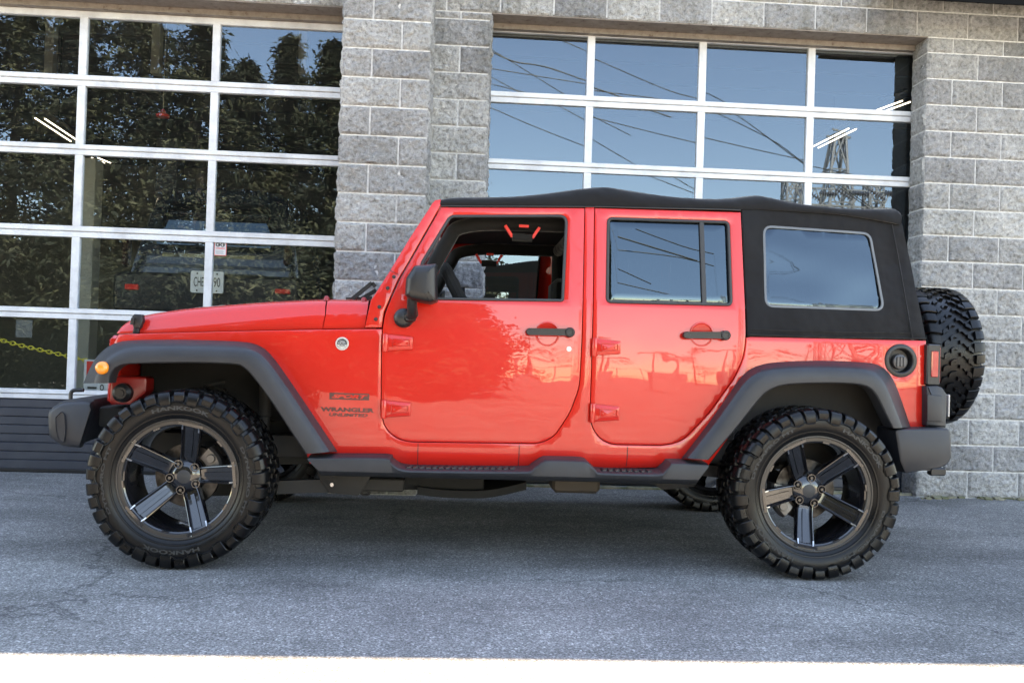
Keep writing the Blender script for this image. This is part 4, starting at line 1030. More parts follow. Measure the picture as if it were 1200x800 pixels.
# grille shell and lamp pod under the front flare
gx0, gx1 = at(126, 450, 4.30).x, at(140, 450, 4.3).x; gz0 = at(130, 474, 4.3).z; gz1 = at(139, 392, 4.3).z
m_ = MB(); m_.rbox(gx0 + .0, gx1, 4.285, 2 * CY - 4.285, gz0, gz1 - .004, .02); gr = m_.build('grille', RED, car)
for k in range(7):
    s_ = MB(); y = CY + (k - 3) * .105; s_.rbox(gx0 - .004, gx0 + .012, y - .026, y + .026, gz0 + .06, gz1 - .08, .01); s_.build('slot', BLACKP, gr)
for s_ in (-1, 1):
    h_ = MB(); h_.lathe([(gx0 - .02, .0001), (gx0 - .018, .07), (gx0 - .006, .095), (gx0 + .01, .10)], (0, CY + s_ * .44, gz1 - .17), 'X', 28); h_.build('headlight', mat('lamp_glass', (.5, .5, .5), .05, .6), gr)
def f(mb):
    a_, b_ = at(126, 474, 4.22), at(170, 449, 4.22); o = rnd([(a_.x, a_.z), (a_.x + .10, a_.z), (b_.x, (a_.z + b_.z) / 2 + .01), (b_.x, b_.z + .03), (a_.x, b_.z + .03)], .02, 4)
    mb.prism(o, 4.24, 4.34, .01)
both(f, 'inner_fender', REDIN)
def f(mb):
    c_ = at(141, 460.5, 4.2); mb.lathe([(4.195, .0001), (4.195, .017), (4.20, .018), (4.20, .028), (4.215, .045), (4.26, .050)], (c_.x, 0, c_.z), 'Y', 24)
both(f, 'side_lamp', BLACKP)
# lettering and badge on the fender
def onb(x, z): return yb(x, z) - .0012
def f_text():
    mb = MB(); a_, b_ = body(386, 467.6), body(432.8, 461.2)
    # SPORT block: dark bar with the word cut out, made as bars and the word in body colour
    mb2 = MB(); mb2.add([(a_.x, onb(a_.x, a_.z), a_.z), (b_.x, onb(b_.x, a_.z), a_.z - .0), (b_.x, onb(b_.x, b_.z), b_.z), (a_.x, onb(a_.x, b_.z), b_.z)], [(0, 1, 2, 3)])
    mb2.build('sport_bar', DECAL, car)
    h = b_.z - a_.z; text_box(mb, 'SPORT', a_.x + .018 * .6, b_.x - .006, a_.z + h * .2, b_.z - h * .2, lambda x, z: yb(x, z) - .002, shear=.35, off=.05); mb.build('sport_lettering', RED, car)
    mb = MB(); a_, b_ = body(375.5, 481.6), body(438.6, 478.2); text_box(mb, 'WRANGLER', a_.x, b_.x, a_.z, b_.z, onb, off=.05); mb.build('name_lettering', DECAL, car)
    mb = MB(); a_, b_ = body(385.5, 487.3), body(431, 484.8); text_box(mb, 'UNLIMITED', a_.x, b_.x, a_.z, b_.z, onb, shear=.2, off=.04); mb.build('name_lettering', DECAL, car)
f_text()
c_ = body(401, 402.6); y = yb(c_.x, c_.z); m_ = MB(); m_.lathe([(y - .005, .0001), (y - .005, .030), (y - .003, .0315), (y, .032)], (c_.x, 0, c_.z), 'Y', 32); bd = m_.build('badge', mat('badge_silver', (.62, .62, .60), .3, .4), car)
m_ = MB(); yy = y - .006
m_.lathe([(yy, .0235), (yy, .0248)], (c_.x, 0, c_.z), 'Y', 32)
half = [(c_.x + .0225 * cos(t), yy, c_.z + .0225 * sin(t)) for t in [pi * (-.06 + 1.12 * k / 16) for k in range(17)]]; m_.add(half, [tuple(range(17))])
m_.build('badge_field', mat('badge_dark', (.03, .035, .04), .4), bd)
m_ = MB(); y2 = yy - .0008; text_box(m_, 'TRAIL', c_.x - .014, c_.x + .014, c_.z + .008, c_.z + .0145, lambda x, z: y2); text_box(m_, 'RATED', c_.x - .017, c_.x + .017, c_.z - .0005, c_.z + .006, lambda x, z: y2); m_.build('badge_lettering', WHITE, bd)
m_ = MB(); m_.add([(c_.x - .018, y2, c_.z - .0125), (c_.x - .006, y2, c_.z - .004), (c_.x, y2, c_.z - .009), (c_.x + .007, y2, c_.z - .003), (c_.x + .018, y2, c_.z - .0125)], [(0, 1, 2, 3, 4)]); m_.build('badge_mountain', mat('badge_grey', (.2, .2, .2), .5), bd)

# wheels --------------------------------------------------
TR, TW = .4025, .157
def tyre_mesh():
    mb = MB(); mb.lathe([(-.118, .262), (-.128, .272), (-.134, .284), (-.1365, .288), (-.146, .303), (-.1515, .322), (-.1525, .340), (-.149, .358), (-.142, .371), (-.128, .381), (-.08, .386), (0, .388), (.08, .386), (.128, .381), (.142, .371), (.1525, .340), (.1515, .322), (.146, .303), (.134, .284), (.118, .262)], (0, 0, 0), 'Y', 96)
    # rim guard rib and fine ribs on the side wall
    for s in (-1, 1):
        mb.lathe([(s * .1375, .2885), (s * .1415, .290), (s * .1435, .2935), (s * .1435, .297)], (0, 0, 0), 'Y', 96)
        mb.lathe([(s * .1522, .3475), (s * .1545, .3490), (s * .1538, .3520), (s * .150, .3535)], (0, 0, 0), 'Y', 96)
    NP = 37; st = 2 * pi / NP
    def P_(t, y, r): return (r * cos(t), y, r * sin(t))
    rr = random.Random(4)
    for k in range(NP):
        for s in (-1, 1):
            t0 = (k + (.5 if s > 0 else 0)) * st; long = k % 2 == 0
            lo = .338 if long else .353; wd = st * (.80 if long else .74); yi = .088 if long else .100
            sec = [(yi, .384), (yi, TR - .001), (.120, TR - .0005), (.143, .3975), (.153, .391), (.1600, .381), (.1625 if long else .160, lo + .012), (.1585 if long else .156, lo), (.150, lo - .002), (.138, .372)]
            rings = []
            for u, sh in ((0, .82), (.06, 1), (.5, 1.0), (.94, 1), (1, .82)):
                t = t0 + wd * u; ring = []
                for (y, r) in sec:
                    d = 1 if r > .375 else 1
                    r2 = .383 + (r - .383) * (sh if r > .383 else 1); yy = y if sh == 1 else y - (.003 if y > .14 else 0)
                    skew = (abs(y) - .09) * -.35 * (1 if s < 0 else 1)
                    ring.append(P_(t + skew, s * yy, r2))
                rings.append(ring)
            mb.loft(rings, cap=True)
            # raised scallop edge lower on the side wall
            a0, a1 = t0 + wd * .02, t0 + wd * .98; sk = (.157 - .09) * -.35
            zz = [P_(a0 + sk, s * .156, lo), P_((a0 + a1) / 2 + sk, s * .157, lo - (.006 if long else .001)), P_(a1 + sk, s * .156, lo), P_(a1 + sk + st * .28, s * .1555, lo + (.010 if long else -.008))]
            mb.tube(zz, .0026, 5)
            # inner rows: interlocking hooked blocks
            for row, (ya, yb_, ph, sg) in enumerate(((.052, .084, .30, 1), (.006, .046, .80, -1))):
                c0 = t0 + ph * st; w0 = st * .60
                q = [(c0, ya), (c0 + w0 * .55, ya), (c0 + w0 * (.55 + sg * .12), (ya + yb_) / 2), (c0 + w0 * 1.0, yb_), (c0 + w0 * .42, yb_), (c0 + w0 * .10, (ya + yb_) / 2 + .004)]
                top_ = [P_(t, s * y, TR - .0005 - abs(y) * .006) for t, y in q]; bot_ = [P_(t, s * y, .383) for t, y in q]
                cT = sum(t for t, _ in q) / 6; cY = sum(y for _, y in q) / 6
                top2 = [P_(cT + (t - cT) * .90, s * (cY + (y - cY) * .90), TR) for t, y in q]; top1 = [P_(t, s * y, TR - .0025) for t, y in q]
                mb.loft([bot_, top1, top2], cap=True)
    mb.mi = 1
    for txt, a0, arc, r0, hgt in (('HANKOOK', -58, 46, .3235, .019), ('HANKOOK', 122, 46, .3235, .019), ('DYNAPRO MT', 35, 56, .3235, .015), ('DYNAPRO MT', 215, 56, .3235, .015)):
        V, Fc = text_mesh(txt, 1, 0, .035); ax, bx = min(v[0] for v in V), max(v[0] for v in V); az, bz = min(v[1] for v in V), max(v[1] for v in V)
        W = []
        for v in V:
            u = (v[0] - ax) / (bx - ax); w_ = (v[1] - az) / (bz - az); t = radians(a0 + arc / 2 - arc * u); r = r0 - hgt / 2 + hgt * w_
            W.append((r * cos(t), -.1528 - .0006, r * sin(t)))
        mb.add(W, Fc); n_ = len(mb.v)
    return mb
def rim_mesh(a0):
    """five flat spokes with raised edges; first spoke at angle a0 (degrees, in the XZ plane seen from the outside)"""
    mb = MB(); mb.mi = 0
    mb.lathe([(-.112, .2465), (-.116, .246), (-.112, .240), (-.095, .236), (-.06, .232), (.02, .229), (.12, .240), (.13, .262)], (0, 0, 0), 'Y', 96)
    mb.lathe([(-.044, .0001), (-.043, .036), (-.038, .052), (-.030, .066), (-.020, .078), (-.010, .084), (.02, .088), (.05, .07), (.05, .0001)], (0, 0, 0), 'Y', 60)
    for k in range(5):
        th = radians(a0 + 72 * k); er = Vector((cos(th), 0, sin(th))); et = Vector((-sin(th), 0, cos(th)))
        rings = []
        for r, y, w, dp in ((.050, -.036, .037, .05), (.080, -.040, .0375, .05), (.11, -.050, .0385, .045), (.16, -.075, .0405, .04), (.21, -.101, .0425, .035), (.243, -.120, .044, .03), (.262, -.128, .045, .02), (.2645, -.1265, .0445, .012)):
            sec = [(-w, dp), (-w - .001, .004), (-w + .002, -.003), (-w + .0055, -.0042), (-w + .0085, .002), (-w + .013, .017), (w - .013, .017), (w - .0085, .002), (w - .0055, -.0042), (w - .002, -.003), (w + .001, .004), (w, dp)]
            rings.append([er * r + et * t + Vector((0, y + d, 0)) for t, d in sec])
        mb.loft(rings, cap=True)
        # centre rib of the spoke floor
        mb.loft([[er * r + et * t + Vector((0, y + d, 0)) for t, d in ((-.011, .0175), (-.009, .0115), (.009, .0115), (.011, .0175))] for r, y in ((.09, -.042), (.16, -.075), (.21, -.101), (.25, -.122))], cap=True)
        # lug pockets
        t2 = th + radians(36); c_ = Vector((.0635 * cos(t2), 0, .0635 * sin(t2)))
        mb.lathe([(-.041, .0205), (-.0445, .0195), (-.0445, .0165), (-.041, .0155), (-.028, .0150), (-.028, .0001)], c_, 'Y', 20)
        # small barrel notch
        t3 = th + radians(36); e3 = Vector((cos(t3), 0, sin(t3))); x3 = Vector((-sin(t3), 0, cos(t3)))
        mb.obox(er * .2505 + Vector((0, -.1215, 0)), er * .0065, Vector((0, .008, 0)), et * .057)
        mb.obox(e3 * .2450 + Vector((0, -.117, 0)), e3 * .005, Vector((0, .008, 0)), x3 * .016)
    mb.mi = 1      # satin outer lip
    mb.lathe([(-.1285, .2745), (-.132, .2725), (-.1325, .268), (-.1315, .2655), (-.1275, .264), (-.1265, .249), (-.1235, .2465), (-.112, .2462)], (0, 0, 0), 'Y', 120)
    mb.lathe([(-.1185, .2745), (-.1285, .2745)], (0, 0, 0), 'Y', 96)
    return mb
def cap_mesh():
    mb = MB(); mb.lathe([(-.044, .0001), (-.0435, .031), (-.041, .0355), (-.034, .037)], (0, 0, 0), 'Y', 40); return mb
def pins_mesh(a0):
    mb = MB()
    for k in range(5):
        th = radians(a0 + 72 * k); er = Vector((cos(th), 0, sin(th))); et = Vector((-sin(th), 0, cos(th)))
        for s in (-1, 1): mb.obox(er * .235 + et * s * .0375 + Vector((0, -.1172, 0)), er * .0135 + Vector((0, -.0071, 0)), et * .0030, Vector((0, .002, 0)))
    return mb
CAPM = mat('matt_cap', (.030, .030, .031), .55)
LUG = mat('black_lug_nut', (.02, .02, .02), .22, .5, 1)
def lug_mesh(): 
    mb = MB(); mb.lathe([(-.046, .0001), (-.046, .0075), (-.0435, .0095), (-.027, .0105)], (0, 0, 0), 'Y', 6); return mb
def disc_mesh():
    mb = MB(); mb.lathe([(.012, .088), (.010, .090), (.010, .146), (.014, .148), (.030, .148), (.030, .09)], (0, 0, 0), 'Y', 60); mb.mi = 1; mb.lathe([(.0, .0001), (.0, .080), (.012, .088)], (0, 0, 0), 'Y', 40); return mb
def caliper_mesh(a0):
    mb = MB(); rings = []
    for t in range(0, 61, 10):
        th = radians(a0 - 30 + t); e = Vector((cos(th), 0, sin(th))); rings.append([e * r + Vector((0, y, 0)) for r, y in ((.105, -.018), (.125, -.026), (.165, -.024), (.176, -.01), (.176, .045), (.105, .045))])
    mb.loft(rings, cap=True)
    for t in (-16, 14):
        th = radians(a0 + t); mb.lathe([(-.034, .0001), (-.034, .018), (-.03, .021), (-.018, .021)], (.142 * cos(th), 0, .142 * sin(th)), 'Y', 16)
    return mb
tyre_data = None
def wheel(c, a0, flip, label=None, brakes=True, name='wheel', rotz=None, cal=25):
    """flip: wheel on the far side"""
    global tyre_data
    w = empty(name, c, car); w['_o'] = [0, 0, 0]
    w.rotation_euler = (0, 0, rotz if rotz is not None else (pi if flip else 0))
    if label: w['label'] = label
    if tyre_data is None:
        o = tyre_mesh().build('tyre', [TYRE, TLET], w, angle=32); tyre_data = o.data
    else:
        o = bpy.data.objects.new('tyre', tyre_data); C.objects.link(o); o.parent = w
    o.rotation_euler = (0, rr2.uniform(0, 6), 0) if rotz is None else (0, .1, 0)
    rim_mesh(a0).build('rim', [RIM, LIP], w, angle=28); pins_mesh(a0).build('spoke_insert', SILV, w); cap_mesh().build('centre_cap', CAPM, w)
    lg = None
    for k in range(5):
        t = radians(a0 + 36 + 72 * k); 
        if lg is None: lg = lug_mesh().build('lug_nut', LUG, w); l2 = lg
        else: l2 = bpy.data.objects.new('lug_nut', lg.data); C.objects.link(l2); l2.parent = w
        l2.location = (.0635 * cos(t), 0, .0635 * sin(t))
    if brakes:
        disc_mesh().build('brake_disc', [STEEL, UNDER], w); caliper_mesh(cal).build('brake_caliper', mat('cast_caliper', (.16, .15, .14), .45, .8), w)
    return w
rr2 = random.Random(5)
AXF, AXR = -1.263, -1.263 + 2.947; WC = 4.062
wheel((AXF, WC, .4015), 78.5, False, cal=22); wheel((AXR, WC, .4015), 44, False, cal=200)
wheel((AXF, 2 * CY - WC, .4015), 20, True); wheel((AXR, 2 * CY - WC, .4015), 60, True)
spx = (at(1083, 420, 4.56).x + at(1155.5, 417, 4.52).x) / 2; spz = (at(1117, 334.6, 4.90).z + at(1120, 501, 4.9).z) / 2
wheel((spx, CY, spz), 10, False, 'spare wheel carried upright behind the tailgate', False, 'spare_wheel', rotz=pi / 2)
m_ = MB(); m_.lathe([(xr, .09), (spx - .05, .075)], (0, CY, spz), 'X', 20); m_.rbox(xr, xr + .03, CY - .2, CY + .2, spz - .2, spz + .1, .01); m_.build('spare_carrier', BLACKP, car)

# underbody ------------------------------------------------
m_ = MB()
for s_ in (-1, 1):
    y = CY + s_ * .42; m_.rbox(-1.75, 2.05, y - .035, y + .035, .445, .56, .006)
for x in (-1.62, -.85, .1, .9, 1.3, 2.0): m_.rbox(x - .04, x + .04, CY - .42, CY + .42, .46, .54, .006)
m_.build('chassis', FRAME, car)
for ax, dy in ((AXF, .18), (AXR, 0)):
    m_ = MB(); m_.tube([(ax, WC + .03, .40), (ax, 2 * CY - WC - .03, .40)], .04, 14); m_.lathe([(-.12, .0001), (-.11, .07), (-.06, .12), (0, .135), (.06, .12), (.11, .07), (.12, .0001)], (ax, CY + dy, .40), 'X', 20); m_.build('axle', FRAME, car)
def f(mb):
    a_ = at(318, 567, 4.33); b_ = at(392, 568, 4.33); mb.bar((a_.x - .3, 4.33, a_.z - .03), (b_.x, 4.33, b_.z), .05, .065)
both(f, 'control_arm', FRAME)
def f(mb):
    e = at(389, 567.5, 4.28); mb.prism(rnd([(e.x - .09, e.z + .06), (e.x + .20, e.z + .06), (e.x + .13, e.z - .055), (e.x - .01, e.z - .045)], .02, 4), 4.29, 4.36, .004)
both(f, 'arm_bracket', FRAME)
def f(mb): mb.bar((at(770, 574, 4.35).x, 4.35, .47), (AXR, 4.35, .41), .05, .06)
both(f, 'control_arm', FRAME)
def f(mb): mb.prism(rnd([(.72, .50), (1.25, .50), (1.22, .36), (1.05, .34), (.88, .44)], .02, 4), 4.34, 4.36, .003)
both(f, 'arm_bracket', FRAME)
def f(mb):
    e = at(389, 567.5, 4.275); mb.lathe([(4.27, .0001), (4.27, .010), (4.276, .012), (4.29, .012)], (e.x, 0, e.z), 'Y', 6)
both(f, 'arm_bolt', SILV)
for ax in (AXF + .02, AXR - .05):
    def f(mb, ax=ax): mb.tube([(ax + .055 * cos(t), 4.42 + .055 * sin(t), .47 + .36 * t / (12 * pi)) for t in [2 * pi * j / 12 for j in range(72)]], .008, 6)
    both(f, 'coil_spring', FRAME)
for ax in (AXF + .28, AXR - .22):
    def f(mb, ax=ax): mb.lathe([(.40, .0001), (.40, .025), (.66, .025), (.665, .034), (.92, .034), (.92, .0001)], (ax, 4.38, 0), 'Z', 14)
    both(f, 'shock_absorber', FRAME)
m_ = MB(); a_, b_ = at(646, 576, 4.4), at(702, 571, 4.4); m_.rbox(a_.x, b_.x, 4.36, 4.55, a_.z, a_.z + .09, .02); m_.build('muffler', mat('aged_steel', (.07, .055, .042), .7, .2), car)
m_ = MB(); pts = [at(490, 575.5, 4.6), at(520, 579, 4.6), at(560, 580, 4.6), at(585, 577, 4.6), at(615, 570, 4.6)]
rings = []
for p in smoothline(pts, 4): rings.append([(p[0], 4.5, p[2]), (p[0], 5.3, p[2]), (p[0], 5.3, p[2] + .04), (p[0], 4.5, p[2] + .04)])
m_.loft(rings, cap=True); m_.rbox(pts[0].x - .5, pts[0].x + .35, 4.55, 5.25, pts[0].z + .015, pts[0].z + .09, .01); m_.build('skid_plate', UNDER, car)
m_ = MB(); m_.tube([(-1.0, 4.75, .47), (0, 4.72, .45), (.9, 4.7, .46), (1.35, 4.55, .50), (1.7, 4.45, .56), (2.1, 4.5, .5)], .028, 10); m_.build('exhaust_pipe', mat('exhaust_steel', (.35, .34, .32), .35, .9), car)
m_ = MB(); c_ = at(428, 577, 4.45); m_.tube([c_ + Vector((.022 * cos(t), 0, .011 * sin(t))) for t in [2 * pi * k / 14 for k in range(14)]], .0075, 6, closed=True); m_.rbox(c_.x - .1, c_.x + .2, 4.42, 4.5, c_.z + .012, c_.z + .08, .01); m_.build('tow_eye', FRAME, car)
m_ = MB(); m_.rbox(.15, 1.15, 4.30, 4.75, .47, .60, .03); m_.build('fuel_tank', UNDER, car)
m_ = MB(); m_.rbox(-1.7, -.5, 4.55, 5.25, .62, 1.10, .05); m_.rbox(-1.6, -.7, 4.62, 5.18, .45, .63, .03); m_.build('engine', UNDER, car)

# cabin --------------------------------------------------
def xw(px, py, Y): return at(px, py, Y)
m_ = MB(); dx = at(468, 350, 4.4).x; m_.rbox(dx - .12, dx + .10, 4.22, 2 * CY - 4.22, .98, at(480, 352, 4.5).z + .00, .05); m_.build('dashboard', TRIM, car)
# furry steering wheel
sc_ = at(530, 334, 4.52); m_ = MB(); nrm = Vector((-.88, 0, -.47)).normalized(); u1 = Vector((0, 1, 0)); u2 = nrm.cross(u1)
ctr = at(540, 352, 4.50); ring = []; fz = random.Random(8)
pts = [ctr + u1 * .19 * cos(t) + u2 * .19 * sin(t) for t in [2 * pi * k / 40 for k in range(40)]]
m_.tube(pts, [.030 + fz.uniform(-.002, .002) for _ in pts], 10, closed=True); sw = m_.build('steering_wheel', mat('plush_cover', (.006, .006, .006), .95), car)
m_ = MB(); m_.bar(ctr - u1 * .17, ctr + u1 * .17, .04, .03); m_.lathe([(-.02, .0001), (-.02, .07), (.02, .07)], (0, 0, 0), 'X', 16); m_.v = [v if i < 8 else ctr + v for i, v in enumerate(m_.v)]; m_.bar(ctr, ctr + nrm * .3, .05, .05); m_.build('hub', BLACKP, sw)
def seat(x, y, w, zb_s=.92, name='seat'):
    m_ = MB()
    m_.rbox(x - .27, x + .25, y - w / 2, y + w / 2, zb_s - .16, zb_s, .05)
    for z0, z1, dx0, dx1, ww in ((zb_s - .02, zb_s + .42, .20, .34, w * .96),):
        m_.loft([[(x + dx0 + (dx1 - dx0) * t + k, y + s_ * ww / 2 * (1 - .12 * t * t), z0 + (z1 - z0) * t) for k, s_ in ((0, -1), (0, 1), (.12 - .04 * t, 1), (.12 - .04 * t, -1))] for t in (0, .3, .6, .85, 1)], cap=True)
    s_ = m_.build(name, TRIM, car, angle=50)
    h_ = MB(); zz = zb_s + .44; h_.rbox(x + .33, x + .44, y - .14, y + .14, zz + .03, zz + .20, .035)
    for k in (-1, 1): h_.tube([(x + .37, y + k * .06, zz - .04), (x + .385, y + k * .06, zz + .05)], .007, 6)
    h_.build('headrest', TRIM, s_, angle=50)
for y in (4.52, 5.28): seat(.20, y, .50, .84)
for y in (4.50, 5.30): seat(1.10, y, .48, .86)
# roll cage
m_ = MB(); zt2 = at(600, 262, 4.35).z
for s_ in (-1, 1):
    y = CY + s_ * .56
    xa, xb, xc = at(507, 262, y if s_ < 0 else 4.34).x, at(676, 262, 4.34).x, at(1035, 280, 4.34).x
    m_.tube(smoothline([(dx + .02, y, 1.12), (dx + .22, y, zt2 - .14), (dx + .34, y, zt2 - .02), (xb - .1, y, zt2), (xb + .6, y, zt2), (xc - .25, y, zt2 - .03), (xc - .03, y, zt2 - .16), (xc + .05, y, 1.15), (xc + .05, y, .6)], 6), .037, 12)
    m_.tube([(xb + .03, y, zt2), (xb + .03, y, .6)], .038, 12)
m_.tube([(xb + .03, CY - .56, zt2), (xb + .03, CY + .56, zt2)], .037, 12)
cage = m_.build('roll_cage', TRIM, car, angle=60)
def grab(p0, p1, Y, drop):
    a_, b_ = at(*p0, Y), at(*p1, Y)
    m_ = MB(); mid0 = a_.lerp(b_, .22) + Vector((0, 0, -drop)); mid1 = a_.lerp(b_, .80) + Vector((0, 0, -drop))
    m_.bar(a_, mid0, .014, .03, up=(0, 1, 0)); m_.bar(b_, mid1, .014, .03, up=(0, 1, 0)); c0, c1 = a_.lerp(b_, .40), a_.lerp(b_, .68); m_.bar(c0 + Vector((0, -.02, .0)), c1 + Vector((0, -.02, .0)), .020, .012)
    h_ = m_.build('grab_handle', REDG, cage); m_ = MB(); m_.tube([mid0, mid1], .021, 10); m_.build('grip', TRIM, h_)
grab((592, 264.5), (632, 267), 4.285, .055)
grab((558, 298), (588, 299), 5.3, .055)
# white label on the near sun visor
m_ = MB(); a_ = at(476 + 45, 281, 4.5); m_.obox(at(526, 277, 4.5), (.018, 0, -.002), (0, .001, 0), (0, 0, .016)); m_.build('visor_label', mat('label_grey', (.25, .25, .24), .7), car)
# ------------------------------------------------------------------ what stands across the lot, mirrored in the glass and the paint
def rf(px, py, Y, Yv):
    """point at depth Y (negative) whose mirror image in the glass doors is seen along that ray"""
    Yv = 2 * YD - Y; p = at(px, py, Yv); return Vector((p.x, Y, p.z))
LEAF = mat('conifer_foliage', (.06, .08, .03), .7, spec=.3)
A = N(LEAF, 'ShaderNodeAttribute', attribute_name='tone'); r_ = ramp(LEAF, A.outputs['Fac'], [(0, (.008, .013, .007)), (.55, (.028, .034, .017)), (1, (.095, .092, .045))]); L(LEAF, r_.outputs[0], P(LEAF)['Base Color'])
BARK = mat('bark', (.09, .07, .05), .9)
def tree(x, y, h, rad, n, seed, label, conifer=True, group='trees across the lot'):
    rg = random.Random(seed); t = empty('conifer_tree' if conifer else 'broadleaf_tree', (x, y, 0)); tag(t, label, 'tree', group)
    tr_ = MB(); tr_.tube([(x, y, 0), (x + rg.uniform(-.2, .2), y, h * .5), (x + rg.uniform(-.2, .2), y, h * .97)], [h * .012 + .05, h * .008 + .03, .02], 9)
    cr = MB(); nb = int(n / 95)
    for b in range(nb):
        f_ = (b + rg.random()) / nb; z = h * ((.10 if conifer else .02) + (.88 if conifer else .96) * f_); R = rad * ((1 - f_) ** .75 + .05) * rg.uniform(.65, 1.15) if conifer else rad * sqrt(max(.05, 1 - (2 * f_ - .9) ** 2)) * rg.uniform(.6, 1.1)
        a_ = rg.uniform(0, 2 * pi); dirv = Vector((cos(a_), sin(a_), 0)); droop = -.25 if conifer else .15
        p0 = Vector((x, y, z)); p1 = p0 + dirv * R + Vector((0, 0, R * droop)); tr_.tube([p0, p0.lerp(p1, .6) + Vector((0, 0, R * .05)), p1], [.035, .02, .006], 4, cap=False)
        tone = rg.random()
        for k in range(190):
            u = rg.random() ** .6; q = p0.lerp(p1, u) + Vector((rg.gauss(0, 1), rg.gauss(0, 1), rg.gauss(0, .6))) * (.14 + .12 * R); s = rg.uniform(.05, .125)
            a2 = Vector((rg.gauss(0, 1), rg.gauss(0, 1), rg.gauss(0, .5))).normalized() + dirv * .8; a2.normalize(); b2 = a2.orthogonal().normalized(); b2.rotate(Matrix.Rotation(rg.uniform(0, 6), 3, a2))
            cr.a = min(1, max(0, tone * .85 + rg.random() * .15)); cr.add([q - a2 * s, q + b2 * s * .42, q + a2 * s * 1.3 + Vector((0, 0, -s * .4)), q - b2 * s * .35], [(0, 1, 2, 3)])
    tr_.build('trunk', BARK, t); cr.build('crown', LEAF, t, attr='tone')
# (reflected pixel of the top, depth)
TL = [((-60, -60), -11.5, 2.7), ((25, -40), -12.5, 2.5), ((95, -10), -10.5, 2.3), ((165, -30), -13, 2.5), ((235, -15), -11.5, 2.3), ((290, 62), -12.5, 1.9), ((340, 34), -14, 1.6), ((392, 40), -12, 1.6), ((440, 60), -13.5, 2.2), ((490, 110), -12.5, 1.7), ((545, 185), -14, 1.4), ((-150, -60), -13, 3), ((-260, -40), -12, 3)]
names = ['tall conifer across the lot, mirrored left of the first door bar', 'conifer mirrored in the leftmost panes', 'conifer mirrored around the first white door bar', 'broad conifer mirrored in the second column of panes', 'conifer mirrored beside the second door bar', 'pointed conifer mirrored against sky in the top right pane', 'spiky conifer with sky behind it in the third column', 'narrow conifer mirrored next to the block pillar', 'conifer hidden behind the pillar line of the mirror', 'lower conifer between pillar and right door', 'small conifer just at the left edge of the right door', 'outlying conifer left of the picture', 'outermost conifer far left of the picture']
for i, ((px, py), Y, rad) in enumerate(TL):
    p = rf(px, py, Y, 0); tree(p.x, Y, p.z, rad * 1.15, 9500, 20 + i, names[i])
# low row of shrubs closing the gap below the trees
for i in range(7):
    p = rf(-120 + i * 105, 330, -8.2 - (i % 3) * .7, 0); tree(p.x, p.y, 3.1 + (i % 3) * .5, 1.9, 8500, 60 + i, 'leafy bush number %s from the left in front of the conifers' % ['one', 'two', 'three', 'four', 'five', 'six', 'seven'][i], False, 'bushes under the trees')
hd = MB(); rg = random.Random(77)  # unseen foliage added to hide the sunlit ground's reflection from the lowest panes
for k in range(16000):
    q = Vector((rg.uniform(-10.5, -2.7), -3.9 + rg.uniform(-.5, .5), abs(rg.gauss(0, .45)) if rg.random() < .2 else rg.uniform(.02, 1.15))); s_ = rg.uniform(.03, .07); a2 = Vector((rg.gauss(0, 1), rg.gauss(0, 1), rg.gauss(0, 1))).normalized(); b2 = a2.orthogonal().normalized()
    hd.a = rg.random() * .5; hd.add([q - a2 * s_, q + b2 * s_ * .6, q + a2 * s_, q - b2 * s_ * .6], [(0, 1, 2, 3)])
tag(hd.build('screen_hedge', LEAF, loc=(-6.6, -3.9, 0), attr='tone'), 'added foliage screen out of view, keeping sunlit ground out of the lowest left panes', 'screen_hedge')
# far tree line across the right side
for i in range(16):
    x = -6 + i * 6.2; tree(x, -62 - (i % 4) * 3, 7.5 + 3.0 * ((i * 37) % 7) / 7, 4.2, 1100, 90 + i, 'distant round tree beyond the power lines', False, 'distant tree line')
# power lines and their poles
WIRE = mat('wire', (.015, .015, .015), .5); WOODP = mat('pole_wood', (.16, .12, .09), .85); GALV = mat('galvanised_steel', (.30, .30, .30), .5, .4)
def wire(pts, Ys, r=.016, lab=''):
    q = [rf(x, y, Y, 0) for (x, y), Y in zip(pts, Ys)]; a_ = q[0] + (q[0] - q[1]) * 2; b_ = q[-1] + (q[-1] - q[-2]) * 2; r *= .62
    m_ = MB(); m_.tube([a_] + smoothline(q, 5) + [b_], r, 6); tag(m_.build('power_line', WIRE, loc=tuple(q[0])), lab, 'power line', 'overhead lines mirrored in the glass')
wire([(574, 60), (604, 73), (640, 79), (690, 96)], [-16] * 4, .04, 'upper thick overhead line crossing the top left pane of the right door')
wire([(574, 57), (612, 80), (664, 112), (690, 125)], [-17] * 4, .028, 'thin overhead line dropping beside the thick one')
wire([(572, 133), (628, 157), (690, 181)], [-18] * 3, .028, 'overhead line across the second row of the right door')
wire([(640, 125), (690, 152), (760, 193), (810, 222)], [-18] * 4, .028, 'steep overhead line in the second row of the right door')
wire([(694, 63), (780, 100), (846, 122), (942, 190)], [-20] * 4, .032, 'long overhead line falling to the right across three panes')
wire([(694, 100), (800, 117), (900, 160), (944, 190)], [-20.5] * 4, .032, 'overhead line meeting the long one near the tower')
wire([(700, 130), (780, 150), (900, 178), (1040, 207)], [-23] * 4, .034, 'lowest overhead line running right behind the tower')
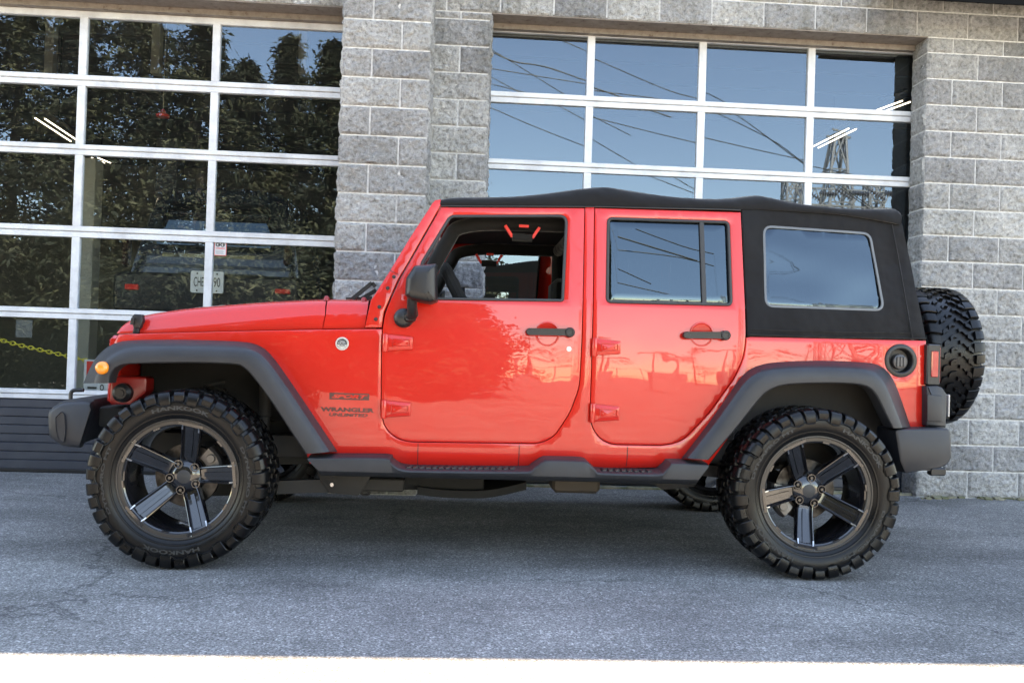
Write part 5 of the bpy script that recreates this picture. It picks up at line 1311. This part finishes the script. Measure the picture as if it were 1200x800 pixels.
# lattice tower
def lattice(mb, base, top_, wb, wt, n, r=.05):
    c = [(-1, -1), (1, -1), (1, 1), (-1, 1)]; P0 = []
    for k in range(n + 1):
        t = k / n; o = base.lerp(top_, t); w_ = wb + (wt - wb) * t; P0.append([o + Vector((a_ * w_ / 2, b * w_ / 2, 0)) for a_, b in c])
    for j in range(4): mb.bar(P0[0][j], P0[-1][j], r * 1.6)
    for k in range(n):
        for j in range(4):
            i2 = (j + 1) % 4; mb.bar(P0[k][j], P0[k + 1][i2], r); mb.bar(P0[k][i2], P0[k + 1][j], r); mb.bar(P0[k + 1][j], P0[k + 1][i2], r)
Yt = -24; tt = rf(984, 152, Yt, 0); bb = rf(962, 300, Yt, 0); bb = Vector((bb.x, Yt, 0))
m_ = MB(); lattice(m_, bb, tt, 2.6, .45, 7, .06); m_.bar(tt + Vector((-.55, 0, -.1)), tt + Vector((.55, 0, -.1)), .1); m_.bar(tt + Vector((-.3, 0, .25)), tt + Vector((.3, 0, .1)), .07)
tag(m_.build('lattice_tower', GALV, loc=tuple(bb)), 'steel lattice tower mirrored in the right panes of the right door', 'tower')
INSU = mat('insulator', (.10, .10, .11), .25, coat=1)
g0, g1 = rf(925, 236, -22, 0), rf(1090, 246, -22, 0)
gt = empty('substation_gantry', (g0.x, -22, 0)); tag(gt, 'pale steel gantry with strings of insulators, mirrored just above the soft top', 'gantry')
m_ = MB()
for k in range(3):
    zz = -.9 * k; a_, b_ = g0 + Vector((0, -1.2 * k, zz)), g1 + Vector((3, -1.2 * k, zz)); n_ = 14
    for s_ in (0, .7): m_.bar(a_ + Vector((0, 0, s_)), b_ + Vector((0, 0, s_)), .07)
    for j in range(n_): m_.bar(a_.lerp(b_, j / n_), a_.lerp(b_, (j + .5) / n_) + Vector((0, 0, .7)), .04); m_.bar(a_.lerp(b_, (j + .5) / n_) + Vector((0, 0, .7)), a_.lerp(b_, (j + 1) / n_), .04)
m_.build('truss', GALV, gt)
for x in (g0.x + .5, g0.x + 4, g0.x + 8): 
    m_ = MB(); lattice(m_, Vector((x, -23, 0)), Vector((x, -23, g0.z + 1.4)), .9, .6, 9, .05); m_.build('column', GALV, gt)
for j in range(6):
    m_ = MB(); p = rf(938 + 19 * j, 219 + 5 * (j % 2), -21, 0); q = rf(958 + 19 * j, 232 - 6 * (j % 2), -21, 0)
    m_.tube([p, q], .03, 6)
    for k in range(7):
        c_ = p.lerp(q, (k + .5) / 7); d = (q - p).normalized(); a_ = d.orthogonal().normalized(); b_ = d.cross(a_); m_.loft([[c_ + d * o2 + (a_ * cos(t) + b_ * sin(t)) * r2 for t in [2 * pi * i / 10 for i in range(10)]] for o2, r2 in ((-.03, .03), (0, .13), (.03, .03))])
    m_.build('insulator', INSU, gt)
# low structures of the switchyard seen along the horizon
for j in range(9):
    x = 3 + j * 3.1; m_ = MB(); h_ = 2.6 + 1.6 * ((j * 5) % 4) / 3; m_.rbox(x - .5, x + .5, -30.5, -29.5, 0, h_ * .5, .05); m_.tube([(x - .3, -30, h_ * .5), (x - .3, -30, h_)], .07, 8); m_.tube([(x + .3, -30, h_ * .5), (x + .3, -30, h_)], .07, 8); m_.bar((x - 1.3, -30, h_), (x + 1.3, -30, h_), .1)
    tag(m_.build('switchgear', GALV, loc=(x, -30, 0)), 'switchyard unit %d paces right along the far fence' % (3 + j * 3) if False else 'grey switchyard unit with two posts and a crossbar', 'switchgear', 'switchyard units')
m_ = MB(); 
for k in range(60): m_.bar((-20 + k * 1.2, -27, 0), (-20 + k * 1.2, -27, 1.9), .05)
for z in (.3, 1.0, 1.85): m_.bar((-20, -27, z), (51, -27, z), .04)
tag(m_.build('fence', GALV, loc=(0, -27, 0)), 'grey post and rail fence in front of the switchyard', 'fence')
for o in bpy.data.objects:
    if '_o' in o: del o['_o']
